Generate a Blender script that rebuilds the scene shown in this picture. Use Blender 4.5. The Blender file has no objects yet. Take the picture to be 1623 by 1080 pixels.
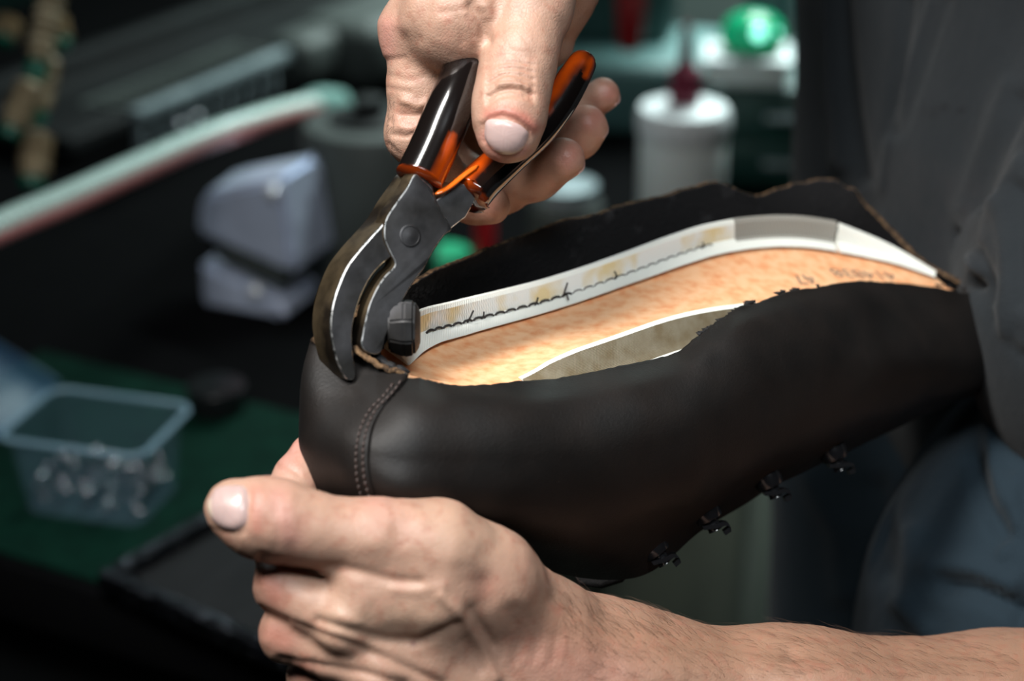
import bpy, bmesh, math, random
import numpy as np
from mathutils import Vector, Matrix
from mathutils.bvhtree import BVHTree

random.seed(7); np.random.seed(7)
SC = bpy.context.scene
COL = SC.collection

# ------------------------------------------------------------------ camera
IW, IH = 1623.0, 1080.0
LENS = 70.0
FPX = LENS / 36.0 * IW
PITCH = math.radians(24)
CP, SP = math.cos(PITCH), math.sin(PITCH)
CAM = np.array([0.0, 0.0, 1.5])
AX = np.array([[1, 0, 0], [0, SP, CP], [0, CP, -SP]], dtype=float)   # right, up, forward

cam_data = bpy.data.cameras.new('camera')
cam_data.lens = LENS; cam_data.sensor_width = 36.0; cam_data.sensor_fit = 'HORIZONTAL'
cam_data.clip_start = 0.02
cam_data.dof.use_dof = True
cam_data.dof.focus_distance = 0.672
cam_data.dof.aperture_fstop = 6.0
cam = bpy.data.objects.new('camera', cam_data)
cam.location = CAM; cam.rotation_euler = (math.radians(90) - PITCH, 0, 0)
COL.objects.link(cam); SC.camera = cam

# ------------------------------------------------------------------ light
SC.view_settings.view_transform = 'Standard'
SC.view_settings.look = 'None'
SC.view_settings.gamma = 1.0
SC.view_settings.exposure = 0.0
world = bpy.data.worlds.new('world'); SC.world = world; world.use_nodes = True
world.node_tree.nodes['Background'].inputs[0].default_value = (0.55, 0.75, 0.85, 1)
world.node_tree.nodes['Background'].inputs[1].default_value = 0.004

def area_light(name, loc, target, size, size_y, power, color):
    l = bpy.data.lights.new(name, 'AREA'); l.shape = 'RECTANGLE'
    l.size = size; l.size_y = size_y; l.energy = power; l.color = color
    o = bpy.data.objects.new(name, l); o.location = loc
    o.rotation_euler = (Vector(target) - Vector(loc)).to_track_quat('-Z', 'Y').to_euler()
    COL.objects.link(o); return o

key = area_light('work_lamp', (-0.32, 0.36, 1.96), (0.0, 0.60, 1.24), 0.14, 0.52, 2.75, (1.0, 0.97, 0.93))
key.data.spread = math.radians(75)
area_light('ceiling_tube', (0.12, -0.02, 2.05), (0.04, 0.62, 1.25), 0.5, 0.16, 1.1, (0.90, 0.96, 1.0)).data.spread = math.radians(60)  # unseen fill added near the camera to lift the shaded fingers
area_light('far_ceiling_tube', (0.75, 3.0, 2.3), (0.5, 2.9, 0.8), 1.2, 0.2, 28.0, (0.80, 1.0, 0.97))  # added background fill for the pale back wall, out of view
area_light('shelf_tube', (0.42, 2.10, 2.15), (0.20, 1.85, 0.95), 0.7, 0.12, 8.0, (0.85, 1.0, 0.98)).data.spread = math.radians(80)  # extra light put in to brighten the white bottle
area_light('bench_tube', (-0.42, 1.50, 1.58), (-0.28, 1.50, 0.95), 0.4, 0.06, 0.75, (0.85, 0.97, 1.0))  # local light added to pick out casting, rail and hose

# ------------------------------------------------------------------ helpers
def cw(p):
    """camera space (right, up, forward) to world"""
    return CAM + np.asarray(p, float) @ AX
def wc(p):
    return (np.asarray(p, float) - CAM) @ AX.T
def K(px, py, d):
    """a point seen at a place in the picture, d metres along the view axis, in camera space"""
    return np.array([(px - IW / 2) / FPX * d, (IH / 2 - py) / FPX * d, d])
def W(px, py, d):
    return cw(K(px, py, d))
def pix(wp):
    c = wc(wp)
    return IW / 2 + c[..., 0] / c[..., 2] * FPX, IH / 2 - c[..., 1] / c[..., 2] * FPX, c[..., 2]
def on_level(px, py, z):
    """where the line of sight meets the level z"""
    r = cw(K(px, py, 1.0)) - CAM
    t = (z - CAM[2]) / r[2]
    return CAM + r * t
def srgb(r, g, b):
    f = lambda c: c / 12.92 if c <= 0.04045 else ((c + 0.055) / 1.055) ** 2.4
    return (f(r / 255), f(g / 255), f(b / 255), 1)

def tag(o, label=None, cat=None, group=None, kind=None):
    if label: o['label'] = label
    if cat: o['category'] = cat
    if group: o['group'] = group
    if kind: o['kind'] = kind
    return o
def thing(name, label, cat, loc=(0, 0, 0), rz=0.0, group=None):
    o = bpy.data.objects.new(name, None); COL.objects.link(o)
    o.location = loc; o.rotation_euler = (0, 0, rz); o.empty_display_size = 0.03
    return tag(o, label, cat, group)
def setp(o, parent):
    o.parent = parent
    bpy.context.view_layer.update()
    o.matrix_parent_inverse = parent.matrix_world.inverted()
def mesh_obj(name, verts, faces, mats, parent=None, smooth=True, midx=None, local=False):
    me = bpy.data.meshes.new(name)
    me.from_pydata([tuple(map(float, v)) for v in verts], [], [tuple(map(int, f)) for f in faces])
    for m in (mats if isinstance(mats, (list, tuple)) else [mats]): me.materials.append(m)
    if midx is not None: me.polygons.foreach_set('material_index', np.asarray(midx, dtype=np.int32))
    me.polygons.foreach_set('use_smooth', [smooth] * len(me.polygons))
    me.update()
    o = bpy.data.objects.new(name, me); COL.objects.link(o)
    if parent is not None:
        if local: o.parent = parent
        else: setp(o, parent)
    return o
def bm_obj(name, bm, mats, parent=None, smooth=False, local=False, angle=40):
    bmesh.ops.recalc_face_normals(bm, faces=bm.faces)
    me = bpy.data.meshes.new(name); bm.to_mesh(me); bm.free()
    for m in (mats if isinstance(mats, (list, tuple)) else [mats]): me.materials.append(m)
    if smooth:
        me.polygons.foreach_set('use_smooth', [True] * len(me.polygons))
        me.set_sharp_from_angle(angle=math.radians(angle))
    o = bpy.data.objects.new(name, me); COL.objects.link(o)
    if parent is not None:
        if local: o.parent = parent
        else: setp(o, parent)
    return o
def point_color(me, name, arr):
    a = me.color_attributes.new(name, 'FLOAT_COLOR', 'POINT')
    out = np.ones((len(me.vertices), 4), dtype=np.float32); out[:, :arr.shape[1]] = arr
    a.data.foreach_set('color', out.ravel())

def box_bm(bm, sx, sy, sz, M=None, bevel=0.0, seg=2):
    """box from z=0 up, centred in x and y"""
    r = bmesh.ops.create_cube(bm, size=1.0)
    vs = r['verts']
    for v in vs: v.co = Vector((v.co.x * sx, v.co.y * sy, (v.co.z + 0.5) * sz))
    if bevel:
        es = list({e for v in vs for e in v.link_edges})
        rr = bmesh.ops.bevel(bm, geom=es, offset=bevel, segments=seg, affect='EDGES', profile=0.5)
        vs = list({v for f in rr['faces'] for v in f.verts} | {v for v in vs if v.is_valid})
        allv = set(vs)
        stack = list(vs)
        while stack:
            v = stack.pop()
            for e in v.link_edges:
                w = e.other_vert(v)
                if w not in allv: allv.add(w); stack.append(w)
        vs = list(allv)
    if M is not None: bmesh.ops.transform(bm, matrix=M, verts=vs)
    return vs
def lathe_bm(bm, prof, n=32, M=None):
    """revolve [(radius, z)...] about z; caps the ends"""
    rings = []
    for r, z in prof:
        rings.append([bm.verts.new((r * math.cos(2 * math.pi * k / n), r * math.sin(2 * math.pi * k / n), z)) for k in range(n)])
    for a, b in zip(rings, rings[1:]):
        for k in range(n): bm.faces.new((a[k], a[(k + 1) % n], b[(k + 1) % n], b[k]))
    if prof[0][0] > 1e-6: bm.faces.new(list(reversed(rings[0])))
    if prof[-1][0] > 1e-6: bm.faces.new(rings[-1])
    vs = [v for r in rings for v in r]
    if M is not None: bmesh.ops.transform(bm, matrix=M, verts=vs)
    return vs
def tube_arrays(pts, radii, n=12, flat=None, upv=(0, 0, 1), cap=True):
    pts = np.asarray(pts, float); m = len(pts)
    radii = np.broadcast_to(np.asarray(radii, float), (m,))
    V = []; Fc = []
    prev = None
    for i in range(m):
        t = pts[min(i + 1, m - 1)] - pts[max(i - 1, 0)]
        t = t / (np.linalg.norm(t) + 1e-12)
        if prev is None:
            a = np.cross(t, upv)
            if np.linalg.norm(a) < 1e-4: a = np.cross(t, (1, 0, 0.1))
        else:
            a = prev - t * np.dot(prev, t)
        a /= np.linalg.norm(a); prev = a
        b = np.cross(t, a)
        for k in range(n):
            w = 2 * math.pi * k / n
            V.append(pts[i] + radii[i] * (math.cos(w) * a + math.sin(w) * b * (1 if flat is None else flat)))
    for i in range(m - 1):
        for k in range(n):
            Fc.append((i * n + k, i * n + (k + 1) % n, (i + 1) * n + (k + 1) % n, (i + 1) * n + k))
    if cap:
        Fc.append(tuple(reversed(range(n)))); Fc.append(tuple((m - 1) * n + k for k in range(n)))
    return V, Fc
def join_arrays(parts):
    V = []; Fc = []
    for v, f in parts:
        o = len(V); V += list(v); Fc += [tuple(i + o for i in q) for q in f]
    return V, Fc
def catmull(P, n, closed=False):
    """P (k, m) control points to n samples, through every point"""
    P = np.asarray(P, float); k = len(P)
    u = np.linspace(0, k if closed else k - 1, n, endpoint=not closed)
    return catmull_at(P, u, closed)
def catmull_at(P, u, closed=False):
    P = np.asarray(P, float); k = len(P)
    u = np.asarray(u, float)
    i = np.floor(u).astype(int)
    if not closed: i = np.clip(i, 0, k - 2)
    t = (u - i)
    t = t.reshape(t.shape + (1,) * (P.ndim - 1))
    def at(j):
        if closed: return P[j % k]
        jj = np.clip(j, 0, k - 1)
        out = P[jj]
        lo = j < 0; hi = j > k - 1
        if lo.any(): out = np.where(lo.reshape(t.shape), 2 * P[0] - P[1], out)
        if hi.any(): out = np.where(hi.reshape(t.shape), 2 * P[-1] - P[-2], out)
        return out
    p0, p1, p2, p3 = at(i - 1), at(i), at(i + 1), at(i + 2)
    return 0.5 * (2 * p1 + (p2 - p0) * t + (2 * p0 - 5 * p1 + 4 * p2 - p3) * t ** 2 + (3 * p1 - p0 - 3 * p2 + p3) * t ** 3)
def grid_faces(nu, nv, closed_u=False):
    F = []
    for i in range(nu if closed_u else nu - 1):
        for j in range(nv - 1):
            a = i * nv + j; b = ((i + 1) % nu) * nv + j
            F.append((a, b, b + 1, a + 1))
    return F
def polydist(px, py, line):
    line = np.asarray(line, float)
    best = np.full(px.shape, 1e9)
    if len(line) == 1: return np.hypot(px - line[0][0], py - line[0][1])
    for (x0, y0), (x1, y1) in zip(line, line[1:]):
        dx, dy = x1 - x0, y1 - y0
        t = np.clip(((px - x0) * dx + (py - y0) * dy) / (dx * dx + dy * dy + 1e-9), 0, 1)
        best = np.minimum(best, np.hypot(px - x0 - t * dx, py - y0 - t * dy))
    return best
def vnoise(p, seed=0):
    """smooth value noise on (n,3) points, unit lattice, -1..1"""
    p = np.asarray(p, float)
    i = np.floor(p).astype(np.int64); f = p - i; f = f * f * (3 - 2 * f)
    def h(x, y, z):
        n = (x * 374761393 + y * 668265263 + z * 2147483647 + seed * 1274126177) & 0xffffffff
        n = ((n ^ (n >> 13)) * 1274126177) & 0xffffffff
        return ((n ^ (n >> 16)) & 0xffff) / 32767.5 - 1
    r = 0
    for a in (0, 1):
        for b in (0, 1):
            for c in (0, 1):
                w = (f[..., 0] if a else 1 - f[..., 0]) * (f[..., 1] if b else 1 - f[..., 1]) * (f[..., 2] if c else 1 - f[..., 2])
                r = r + w * h(i[..., 0] + a, i[..., 1] + b, i[..., 2] + c)
    return r

# ------------------------------------------------------------------ materials
def pm(name, col, rough=0.5, metal=0.0, spec=0.5, var=None, bump=None, coat=0.0, sss=0.0, alpha=1.0, trans=0.0,
       emit=None, sheen=0.0, rvar=None, stretch=None, attr=None):
    m = bpy.data.materials.new(name); m.use_nodes = True
    nt = m.node_tree; b = nt.nodes['Principled BSDF']; L = nt.links.new
    b.inputs['Base Color'].default_value = col; b.inputs['Roughness'].default_value = rough
    b.inputs['Metallic'].default_value = metal; b.inputs['Specular IOR Level'].default_value = spec
    b.inputs['Coat Weight'].default_value = coat; b.inputs['Coat Roughness'].default_value = 0.06
    b.inputs['Alpha'].default_value = alpha; b.inputs['Transmission Weight'].default_value = trans
    if sheen: b.inputs['Sheen Weight'].default_value = sheen
    if sss:
        b.inputs['Subsurface Weight'].default_value = sss
        b.inputs['Subsurface Radius'].default_value = (1.0, 0.35, 0.2); b.inputs['Subsurface Scale'].default_value = 0.0013
    if emit: b.inputs['Emission Color'].default_value = emit[0]; b.inputs['Emission Strength'].default_value = emit[1]
    tc = nt.nodes.new('ShaderNodeTexCoord'); vec = tc.outputs['Object']
    if stretch:
        mp = nt.nodes.new('ShaderNodeMapping'); mp.inputs['Scale'].default_value = stretch; L(vec, mp.inputs['Vector']); vec = mp.outputs[0]
    col_out = None
    if attr:
        at = nt.nodes.new('ShaderNodeVertexColor'); at.layer_name = attr; col_out = at.outputs[0]
    if var:                       # (scale, second colour, detail, low, high)
        n = nt.nodes.new('ShaderNodeTexNoise'); n.inputs['Scale'].default_value = var[0]
        n.inputs['Detail'].default_value = var[2] if len(var) > 2 else 4
        L(vec, n.inputs['Vector'])
        mr = nt.nodes.new('ShaderNodeMapRange'); mr.inputs[1].default_value = var[3] if len(var) > 3 else 0.35
        mr.inputs[2].default_value = var[4] if len(var) > 4 else 0.65; L(n.outputs[0], mr.inputs[0])
        mx = nt.nodes.new('ShaderNodeMix'); mx.data_type = 'RGBA'
        L(mr.outputs[0], mx.inputs[0])
        if col_out is not None: L(col_out, mx.inputs[6])
        else: mx.inputs[6].default_value = col
        mx.inputs[7].default_value = var[1]
        col_out = mx.outputs[2]
    if col_out is not None: L(col_out, b.inputs['Base Color'])
    if rvar:
        n = nt.nodes.new('ShaderNodeTexNoise'); n.inputs['Scale'].default_value = rvar[0]; n.inputs['Detail'].default_value = 5; L(vec, n.inputs['Vector'])
        mr = nt.nodes.new('ShaderNodeMapRange'); mr.inputs[1].default_value = 0.3; mr.inputs[2].default_value = 0.7
        mr.inputs[3].default_value = rvar[1]; mr.inputs[4].default_value = rvar[2]; L(n.outputs[0], mr.inputs[0]); L(mr.outputs[0], b.inputs['Roughness'])
    if bump:                      # list of (kind, scale, strength, distance)
        prev = None
        for kind, sc_, st, di in bump:
            if kind == 'noise':
                n = nt.nodes.new('ShaderNodeTexNoise'); n.inputs['Detail'].default_value = 4; n.inputs['Scale'].default_value = sc_; out = n.outputs[0]
            elif kind == 'voronoi':
                n = nt.nodes.new('ShaderNodeTexVoronoi'); n.feature = 'DISTANCE_TO_EDGE'; n.inputs['Scale'].default_value = sc_
                mr = nt.nodes.new('ShaderNodeMapRange'); mr.inputs[2].default_value = 0.18; L(n.outputs['Distance'], mr.inputs[0]); out = mr.outputs[0]
            else:
                n = nt.nodes.new('ShaderNodeTexWave'); n.inputs['Scale'].default_value = sc_; n.bands_direction = kind; n.inputs['Distortion'].default_value = 0.6; out = n.outputs['Fac' if 'Fac' in n.outputs else 1]
            L(vec, n.inputs['Vector'])
            bp = nt.nodes.new('ShaderNodeBump'); bp.inputs['Strength'].default_value = st; bp.inputs['Distance'].default_value = di
            L(out, bp.inputs['Height'])
            if prev is not None: L(prev, bp.inputs['Normal'])
            prev = bp.outputs[0]
        L(prev, b.inputs['Normal'])
    return m

M = {}
M['skin'] = pm('skin', srgb(205, 165, 140), 0.46, spec=0.42, sss=0.12, attr='pigment', var=(240, srgb(150, 96, 78), 5, 0.52, 0.95),
               bump=[('noise', 160, 0.10, 0.0012), ('voronoi', 700, 0.17, 0.0004), ('noise', 1500, 0.25, 0.0004)])
M['nail'] = pm('nail', srgb(226, 200, 196), 0.28, spec=0.5, sss=0.1, bump=[('noise', 600, 0.08, 0.0004)], attr='pigment')
M['arm_hair'] = pm('arm_hair', srgb(78, 56, 42), 0.6)
M['leather'] = pm('leather', srgb(24, 20, 18), 0.56, spec=0.30, var=(60, srgb(18, 16, 15), 4), bump=[('noise', 900, 0.16, 0.0006), ('voronoi', 1300, 0.12, 0.0004)], rvar=(40, 0.48, 0.62))
M['suede_black'] = pm('suede_black', srgb(24, 23, 24), 0.7, spec=0.35, var=(90, srgb(60, 59, 60), 8, 0.60, 0.82), bump=[('noise', 700, 0.5, 0.001)])
M['raw_edge'] = pm('raw_edge', srgb(124, 98, 72), 0.9, spec=0.1, var=(500, srgb(40, 32, 28), 5), bump=[('noise', 1800, 0.8, 0.001)])
M['thread_dark'] = pm('thread_dark', srgb(30, 26, 25), 0.7)
M['thread_brown'] = pm('thread_brown', srgb(58, 46, 42), 0.6)
M['insole'] = pm('insole', srgb(229, 180, 138), 0.7, spec=0.2, var=(210, srgb(218, 142, 92), 10, 0.40, 0.74), bump=[('noise', 900, 0.12, 0.0005)])
M['print_ink'] = pm('print_ink', srgb(120, 98, 84), 0.8)
M['canvas'] = pm('canvas', srgb(226, 228, 220), 0.85, spec=0.1, bump=[('X', 420, 0.25, 0.0004), ('Y', 420, 0.25, 0.0004)])
M['canvas_glued'] = pm('canvas_glued', srgb(222, 222, 216), 0.8, spec=0.15, var=(45, srgb(214, 194, 148), 3, 0.50, 0.62), bump=[('X', 420, 0.25, 0.0004), ('Y', 420, 0.25, 0.0004)])
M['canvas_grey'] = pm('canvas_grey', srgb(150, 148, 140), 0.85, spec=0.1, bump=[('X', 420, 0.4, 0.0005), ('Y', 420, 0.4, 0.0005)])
M['canvas_side'] = pm('canvas_side', srgb(128, 120, 102), 0.85, spec=0.1, var=(160, srgb(112, 100, 78), 4), bump=[('X', 800, 0.3, 0.0004), ('Z', 800, 0.3, 0.0004)])
M['steel'] = pm('steel', srgb(74, 74, 76), 0.46, metal=0.85, var=(70, srgb(50, 49, 48), 6), rvar=(120, 0.42, 0.6), bump=[('noise', 260, 0.08, 0.0008)])
M['steel_brown'] = pm('steel_brown', srgb(122, 106, 82), 0.36, metal=0.9, var=(60, srgb(56, 48, 40), 6, 0.42, 0.62), rvar=(90, 0.36, 0.55), bump=[('noise', 200, 0.08, 0.0008)])
M['steel_edge'] = pm('steel_edge', srgb(190, 190, 188), 0.28, metal=1.0, rvar=(500, 0.2, 0.45))
M['grip'] = pm('grip', srgb(14, 12, 12), 0.16, spec=0.6, coat=0.6, attr='tint', bump=[('noise', 160, 0.03, 0.0008)])
M['hook_black'] = pm('hook_black', srgb(22, 22, 24), 0.22, spec=0.7)
M['shirt'] = pm('shirt', srgb(66, 72, 79), 0.85, spec=0.15, sheen=0.12, var=(22, srgb(56, 61, 67), 5), bump=[('noise', 900, 0.25, 0.0008), ('X', 700, 0.08, 0.0003)])
M['trousers'] = pm('trousers', srgb(62, 84, 98), 0.85, spec=0.15, sheen=0.1, var=(18, srgb(50, 70, 84), 5), bump=[('noise', 800, 0.25, 0.0008)])
M['stain'] = pm('stain', srgb(24, 25, 28), 0.8)


# ------------------------------------------------------------------ soft forms: distance fields turned into meshes
def cap(a, b, ra, rb, k=0.006): return (np.array(a, float), np.array(b, float), ra, rb, k)
def chain(pts, k=0.006):
    """pts: (px, py, depth, radius in metres)"""
    return [cap(K(*p[:3]), K(*q[:3]), p[3], q[3], k) for p, q in zip(pts, pts[1:])]
def capd(P, c):
    a, b, ra, rb, k = c
    ab = b - a; L2 = ab @ ab + 1e-12
    t = np.clip(((P - a) @ ab) / L2, 0, 1)
    q = P - a - t[:, None] * ab
    return np.sqrt(np.einsum('ij,ij->i', q, q)) - (ra + (rb - ra) * t)
def smin(a, b, k):
    h = np.maximum(k - np.abs(a - b), 0) / k
    return np.minimum(a, b) - h * h * k * 0.25
def field(P, groups, use=None):
    tot = np.full(len(P), 1e3)
    n = 0
    for prims, gk in groups:
        g = None
        for c in prims:
            if use is None or use[n]:
                d = capd(P, c)
                g = d if g is None else smin(g, d, c[4])
            n += 1
        if g is not None: tot = smin(tot, g, gk)
    return tot
def axis(lo, hi, fine, h, H):
    """grid lines: step h inside the fine interval, H outside"""
    out = [fine[0]]
    while out[0] > lo: out.insert(0, out[0] - min(H, max(h, (fine[0] - out[0]) * 0.35 + h)))
    out += list(np.arange(fine[0] + h, fine[1], h))
    while out[-1] < hi: out.append(out[-1] + min(H, max(h, (out[-1] - fine[1]) * 0.35 + h)))
    return np.array(out)
def surface(axes, groups, B=14):
    xs, ys, zs = axes
    n = (len(xs), len(ys), len(zs))
    D = np.empty(n, dtype=np.float32)
    sl = [[(s, min(s + B, m)) for s in range(0, m, B)] for m in n]
    allp = [c for pr, _ in groups for c in pr]
    kmax = max([c[4] for c in allp] + [g for _, g in groups])
    cells = []; cen = []; rad = []
    for a in sl[0]:
        for b in sl[1]:
            for c in sl[2]:
                lo = np.array([xs[a[0]], ys[b[0]], zs[c[0]]]); hi = np.array([xs[a[1] - 1], ys[b[1] - 1], zs[c[1] - 1]])
                cells.append((a, b, c)); cen.append((lo + hi) / 2); rad.append(np.linalg.norm(hi - lo) / 2)
    cen = np.array(cen); rad = np.array(rad)
    pd = np.stack([capd(cen, c) for c in allp], 1)
    f0 = field(cen, groups)
    for idx in range(len(cells)):
        a, b, c = cells[idx]
        if abs(f0[idx]) > rad[idx] * 1.3 + 0.004:
            D[a[0]:a[1], b[0]:b[1], c[0]:c[1]] = f0[idx]; continue
        use = pd[idx] - rad[idx] * 1.3 < max(pd[idx].min(), f0[idx]) + rad[idx] * 1.3 + kmax
        X, Y, Z = np.meshgrid(xs[a[0]:a[1]], ys[b[0]:b[1]], zs[c[0]:c[1]], indexing='ij')
        v = field(np.stack([X.ravel(), Y.ravel(), Z.ravel()], 1), groups, use)
        D[a[0]:a[1], b[0]:b[1], c[0]:c[1]] = v.reshape(X.shape)
    S = D < 0
    cnt = np.zeros((n[0] - 1, n[1] - 1, n[2] - 1), dtype=np.int8)
    for i in (0, 1):
        for j in (0, 1):
            for k in (0, 1):
                cnt += S[i:n[0] - 1 + i, j:n[1] - 1 + j, k:n[2] - 1 + k]
    act = (cnt > 0) & (cnt < 8)
    I, J, Kk = np.nonzero(act)
    vid = np.full(act.shape, -1, dtype=np.int32); vid[I, J, Kk] = np.arange(len(I))
    acc = np.zeros((len(I), 3)); num = np.zeros(len(I))
    corners = [(0, 0, 0), (1, 0, 0), (0, 1, 0), (1, 1, 0), (0, 0, 1), (1, 0, 1), (0, 1, 1), (1, 1, 1)]
    for c0 in corners:
        for ax in range(3):
            if c0[ax]: continue
            c1 = list(c0); c1[ax] = 1
            d0 = D[I + c0[0], J + c0[1], Kk + c0[2]].astype(float); d1 = D[I + c1[0], J + c1[1], Kk + c1[2]].astype(float)
            m = (d0 < 0) != (d1 < 0)
            t = np.where(m, d0 / np.where(m, d0 - d1, 1), 0)
            p0 = np.stack([xs[I + c0[0]], ys[J + c0[1]], zs[Kk + c0[2]]], 1); p1 = np.stack([xs[I + c1[0]], ys[J + c1[1]], zs[Kk + c1[2]]], 1)
            acc += np.where(m[:, None], p0 + (p1 - p0) * t[:, None], 0); num += m
    V = acc / num[:, None]
    quads = []
    for ax in range(3):
        s0 = [slice(1, -1)] * 3; s1 = [slice(1, -1)] * 3
        s0[ax] = slice(0, -1); s1[ax] = slice(1, None)
        A0 = S[tuple(s0)]; A1 = S[tuple(s1)]
        e = np.argwhere(A0 != A1)
        e0 = e.copy()
        o1, o2 = [(1, 2), (2, 0), (0, 1)][ax]
        flip = A0[tuple(e.T)]
        base = e.copy(); base[:, o1] += 1; base[:, o2] += 1
        def cellat(da, db):
            q = base.copy(); q[:, o1] -= da; q[:, o2] -= db
            return vid[q[:, 0], q[:, 1], q[:, 2]]
        q = np.stack([cellat(0, 0), cellat(1, 0), cellat(1, 1), cellat(0, 1)], 1)
        q[~flip] = q[~flip][:, ::-1]
        quads.append(q)
    Q = np.concatenate(quads)
    Q = Q[(Q >= 0).all(1)]
    return V, Q
def normals(V, Q):
    n = np.cross(V[Q[:, 2]] - V[Q[:, 0]], V[Q[:, 3]] - V[Q[:, 1]])
    N = np.zeros_like(V)
    for k in range(4):
        for c in range(3): N[:, c] += np.bincount(Q[:, k], n[:, c], len(V))
    return N / (np.linalg.norm(N, axis=1)[:, None] + 1e-12)
def relax(V, Q, it=1, f=0.5):
    for _ in range(it):
        acc = np.zeros_like(V); num = np.zeros(len(V))
        for k in range(4):
            a, b = Q[:, k], Q[:, (k + 1) % 4]
            for c in range(3):
                acc[:, c] += np.bincount(a, V[b, c], len(V)) + np.bincount(b, V[a, c], len(V))
            num += np.bincount(a, minlength=len(V)) + np.bincount(b, minlength=len(V))
        V = V + f * (acc / np.maximum(num, 1)[:, None] - V)
    return V
def quad_obj(name, V, Q, mats, parent=None):
    me = bpy.data.meshes.new(name)
    Q = Q[:, ::-1]                       # camera space is left-handed, the world is not
    me.vertices.add(len(V)); me.vertices.foreach_set('co', np.asarray(V, np.float32).ravel())
    me.loops.add(Q.size); me.loops.foreach_set('vertex_index', Q.astype(np.int32).ravel())
    me.polygons.add(len(Q)); me.polygons.foreach_set('loop_start', np.arange(0, Q.size, 4, dtype=np.int32))
    me.polygons.foreach_set('use_smooth', np.ones(len(Q), dtype=bool))
    me.update(calc_edges=True); me.validate()
    for m in (mats if isinstance(mats, (list, tuple)) else [mats]): me.materials.append(m)
    o = bpy.data.objects.new(name, me); COL.objects.link(o)
    if parent is not None: setp(o, parent)
    return o
def brush(V, N, px, py, line, width, depth, zr=None, facing=-0.05):
    """raise (or press in) the camera-side skin along a line"""
    x0 = min(p[0] for p in line) - 3 * width; x1 = max(p[0] for p in line) + 3 * width
    y0 = min(p[1] for p in line) - 3 * width; y1 = max(p[1] for p in line) + 3 * width
    m = (px > x0) & (px < x1) & (py > y0) & (py < y1) & (N[:, 2] < facing)
    if zr: m &= (V[:, 2] > zr[0]) & (V[:, 2] < zr[1])
    i = np.nonzero(m)[0]
    if len(i) == 0: return
    d = polydist(px[i], py[i], line)
    V[i] += N[i] * (depth * np.exp(-(d / width) ** 2))[:, None]
def bvh_of(o):
    return BVHTree.FromPolygons([tuple(v.co) for v in o.data.vertices], [tuple(p.vertices) for p in o.data.polygons])
def hit(bvh, px, py):
    r = W(px, py, 1.0) - CAM; r = r / np.linalg.norm(r)
    h = bvh.ray_cast(Vector(CAM), Vector(r))
    if h[0] is None: return None, None
    n = np.array(h[1])
    return np.array(h[0]), (n if n @ r < 0 else -n)

# ------------------------------------------------------------------ the shoe, sole up, on its last
shoe = thing('shoe', 'upturned dark brown leather shoe held sole up with its pale insole still uncovered', 'shoe', tuple(W(900, 700, .70)))
RINGS = [
 [(1548,462,.800),(1420,448,.765),(1330,447,.740),(1190,481,.705),(1125,520,.690),(1060,562,.678),(900,597,.656),(740,607,.638),(650,598,.631),(585,572,.640),(500,545,.646),(560,495,.676),(655,442,.700),(750,402,.722),(900,348,.752),(1060,306,.785),(1132,290,.798),(1194,310,.811),(1268,287,.822),(1338,291,.828),(1384,330,.830),(1450,400,.826)],
 [(1572,500,.800),(1425,488,.754),(1335,489,.729),(1195,526,.694),(1130,565,.679),(1065,606,.667),(905,640,.645),(742,648,.627),(645,648,.620),(560,632,.627),(484,610,.640),(530,560,.678),(660,500,.706),(755,460,.729),(905,412,.760),(1065,360,.791),(1172,345,.811),(1226,346,.820),(1284,338,.828),(1345,345,.834),(1384,374,.838),(1462,436,.832)],
 [(1592,560,.802),(1432,570,.742),(1342,580,.716),(1202,620,.683),(1138,655,.669),(1072,690,.657),(908,722,.635),(744,726,.617),(637,726,.609),(545,706,.616),(480,690,.642),(525,650,.690),(680,600,.732),(770,570,.752),(920,525,.778),(1080,478,.808),(1190,460,.826),(1246,455,.834),(1302,450,.842),(1364,455,.850),(1408,465,.854),(1490,500,.842)],
 [(1602,596,.810),(1452,632,.758),(1356,662,.734),(1214,722,.704),(1150,758,.691),(1084,794,.680),(912,826,.655),(742,818,.634),(634,800,.622),(550,786,.626),(486,772,.652),(540,740,.700),(690,720,.738),(780,700,.758),(930,690,.788),(1090,650,.812),(1200,620,.832),(1256,604,.840),(1310,588,.846),(1366,575,.853),(1420,568,.858),(1510,560,.848)],
 [(1600,606,.820),(1492,648,.790),(1404,688,.770),(1244,762,.738),(1180,800,.728),(1112,842,.718),(1000,918,.698),(800,890,.680),(664,856,.668),(570,832,.664),(526,800,.668),(575,800,.694),(700,840,.708),(812,880,.712),(960,890,.728),(1112,832,.748),(1200,782,.760),(1250,757,.768),(1330,716,.780),(1402,684,.792),(1460,660,.804),(1560,620,.826)],
]
RG = np.array([[K(*p) for p in r] for r in RINGS])           # rings, stations, 3
for k_, dd_ in ((1, -.005), (3, -.008)):                     # keep the near wall upright
    for j_ in range(2, 9): RG[k_, j_] *= 1 + dd_ / RG[k_, j_, 2]
NS = RG.shape[1]
VPAR = [0, .7, 1, 1.5, 2, 2.5, 3, 3.5, 4]
def upper_at(s, v):
    """s: station (0 heel, clockwise along the near side to the toe), v: 0 edge .. 4 bottom"""
    s = np.atleast_1d(np.asarray(s, float)); v = np.broadcast_to(np.asarray(v, float), s.shape)
    rows = np.stack([catmull_at(RG[k], s, True) for k in range(5)], 0)   # 5, n, 3
    out = np.empty((len(s), 3))
    for i in range(len(s)): out[i] = catmull_at(rows[:, i], np.array([v[i]]))[0]
    return out
def upper_grid(ss, vs):
    rows = np.stack([catmull_at(RG[k], ss, True) for k in range(5)], 0)
    return np.stack([catmull_at(rows[:, i], vs if vs.ndim == 1 else vs[i]) for i in range(len(ss))], 0)   # ns, nv, 3
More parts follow.
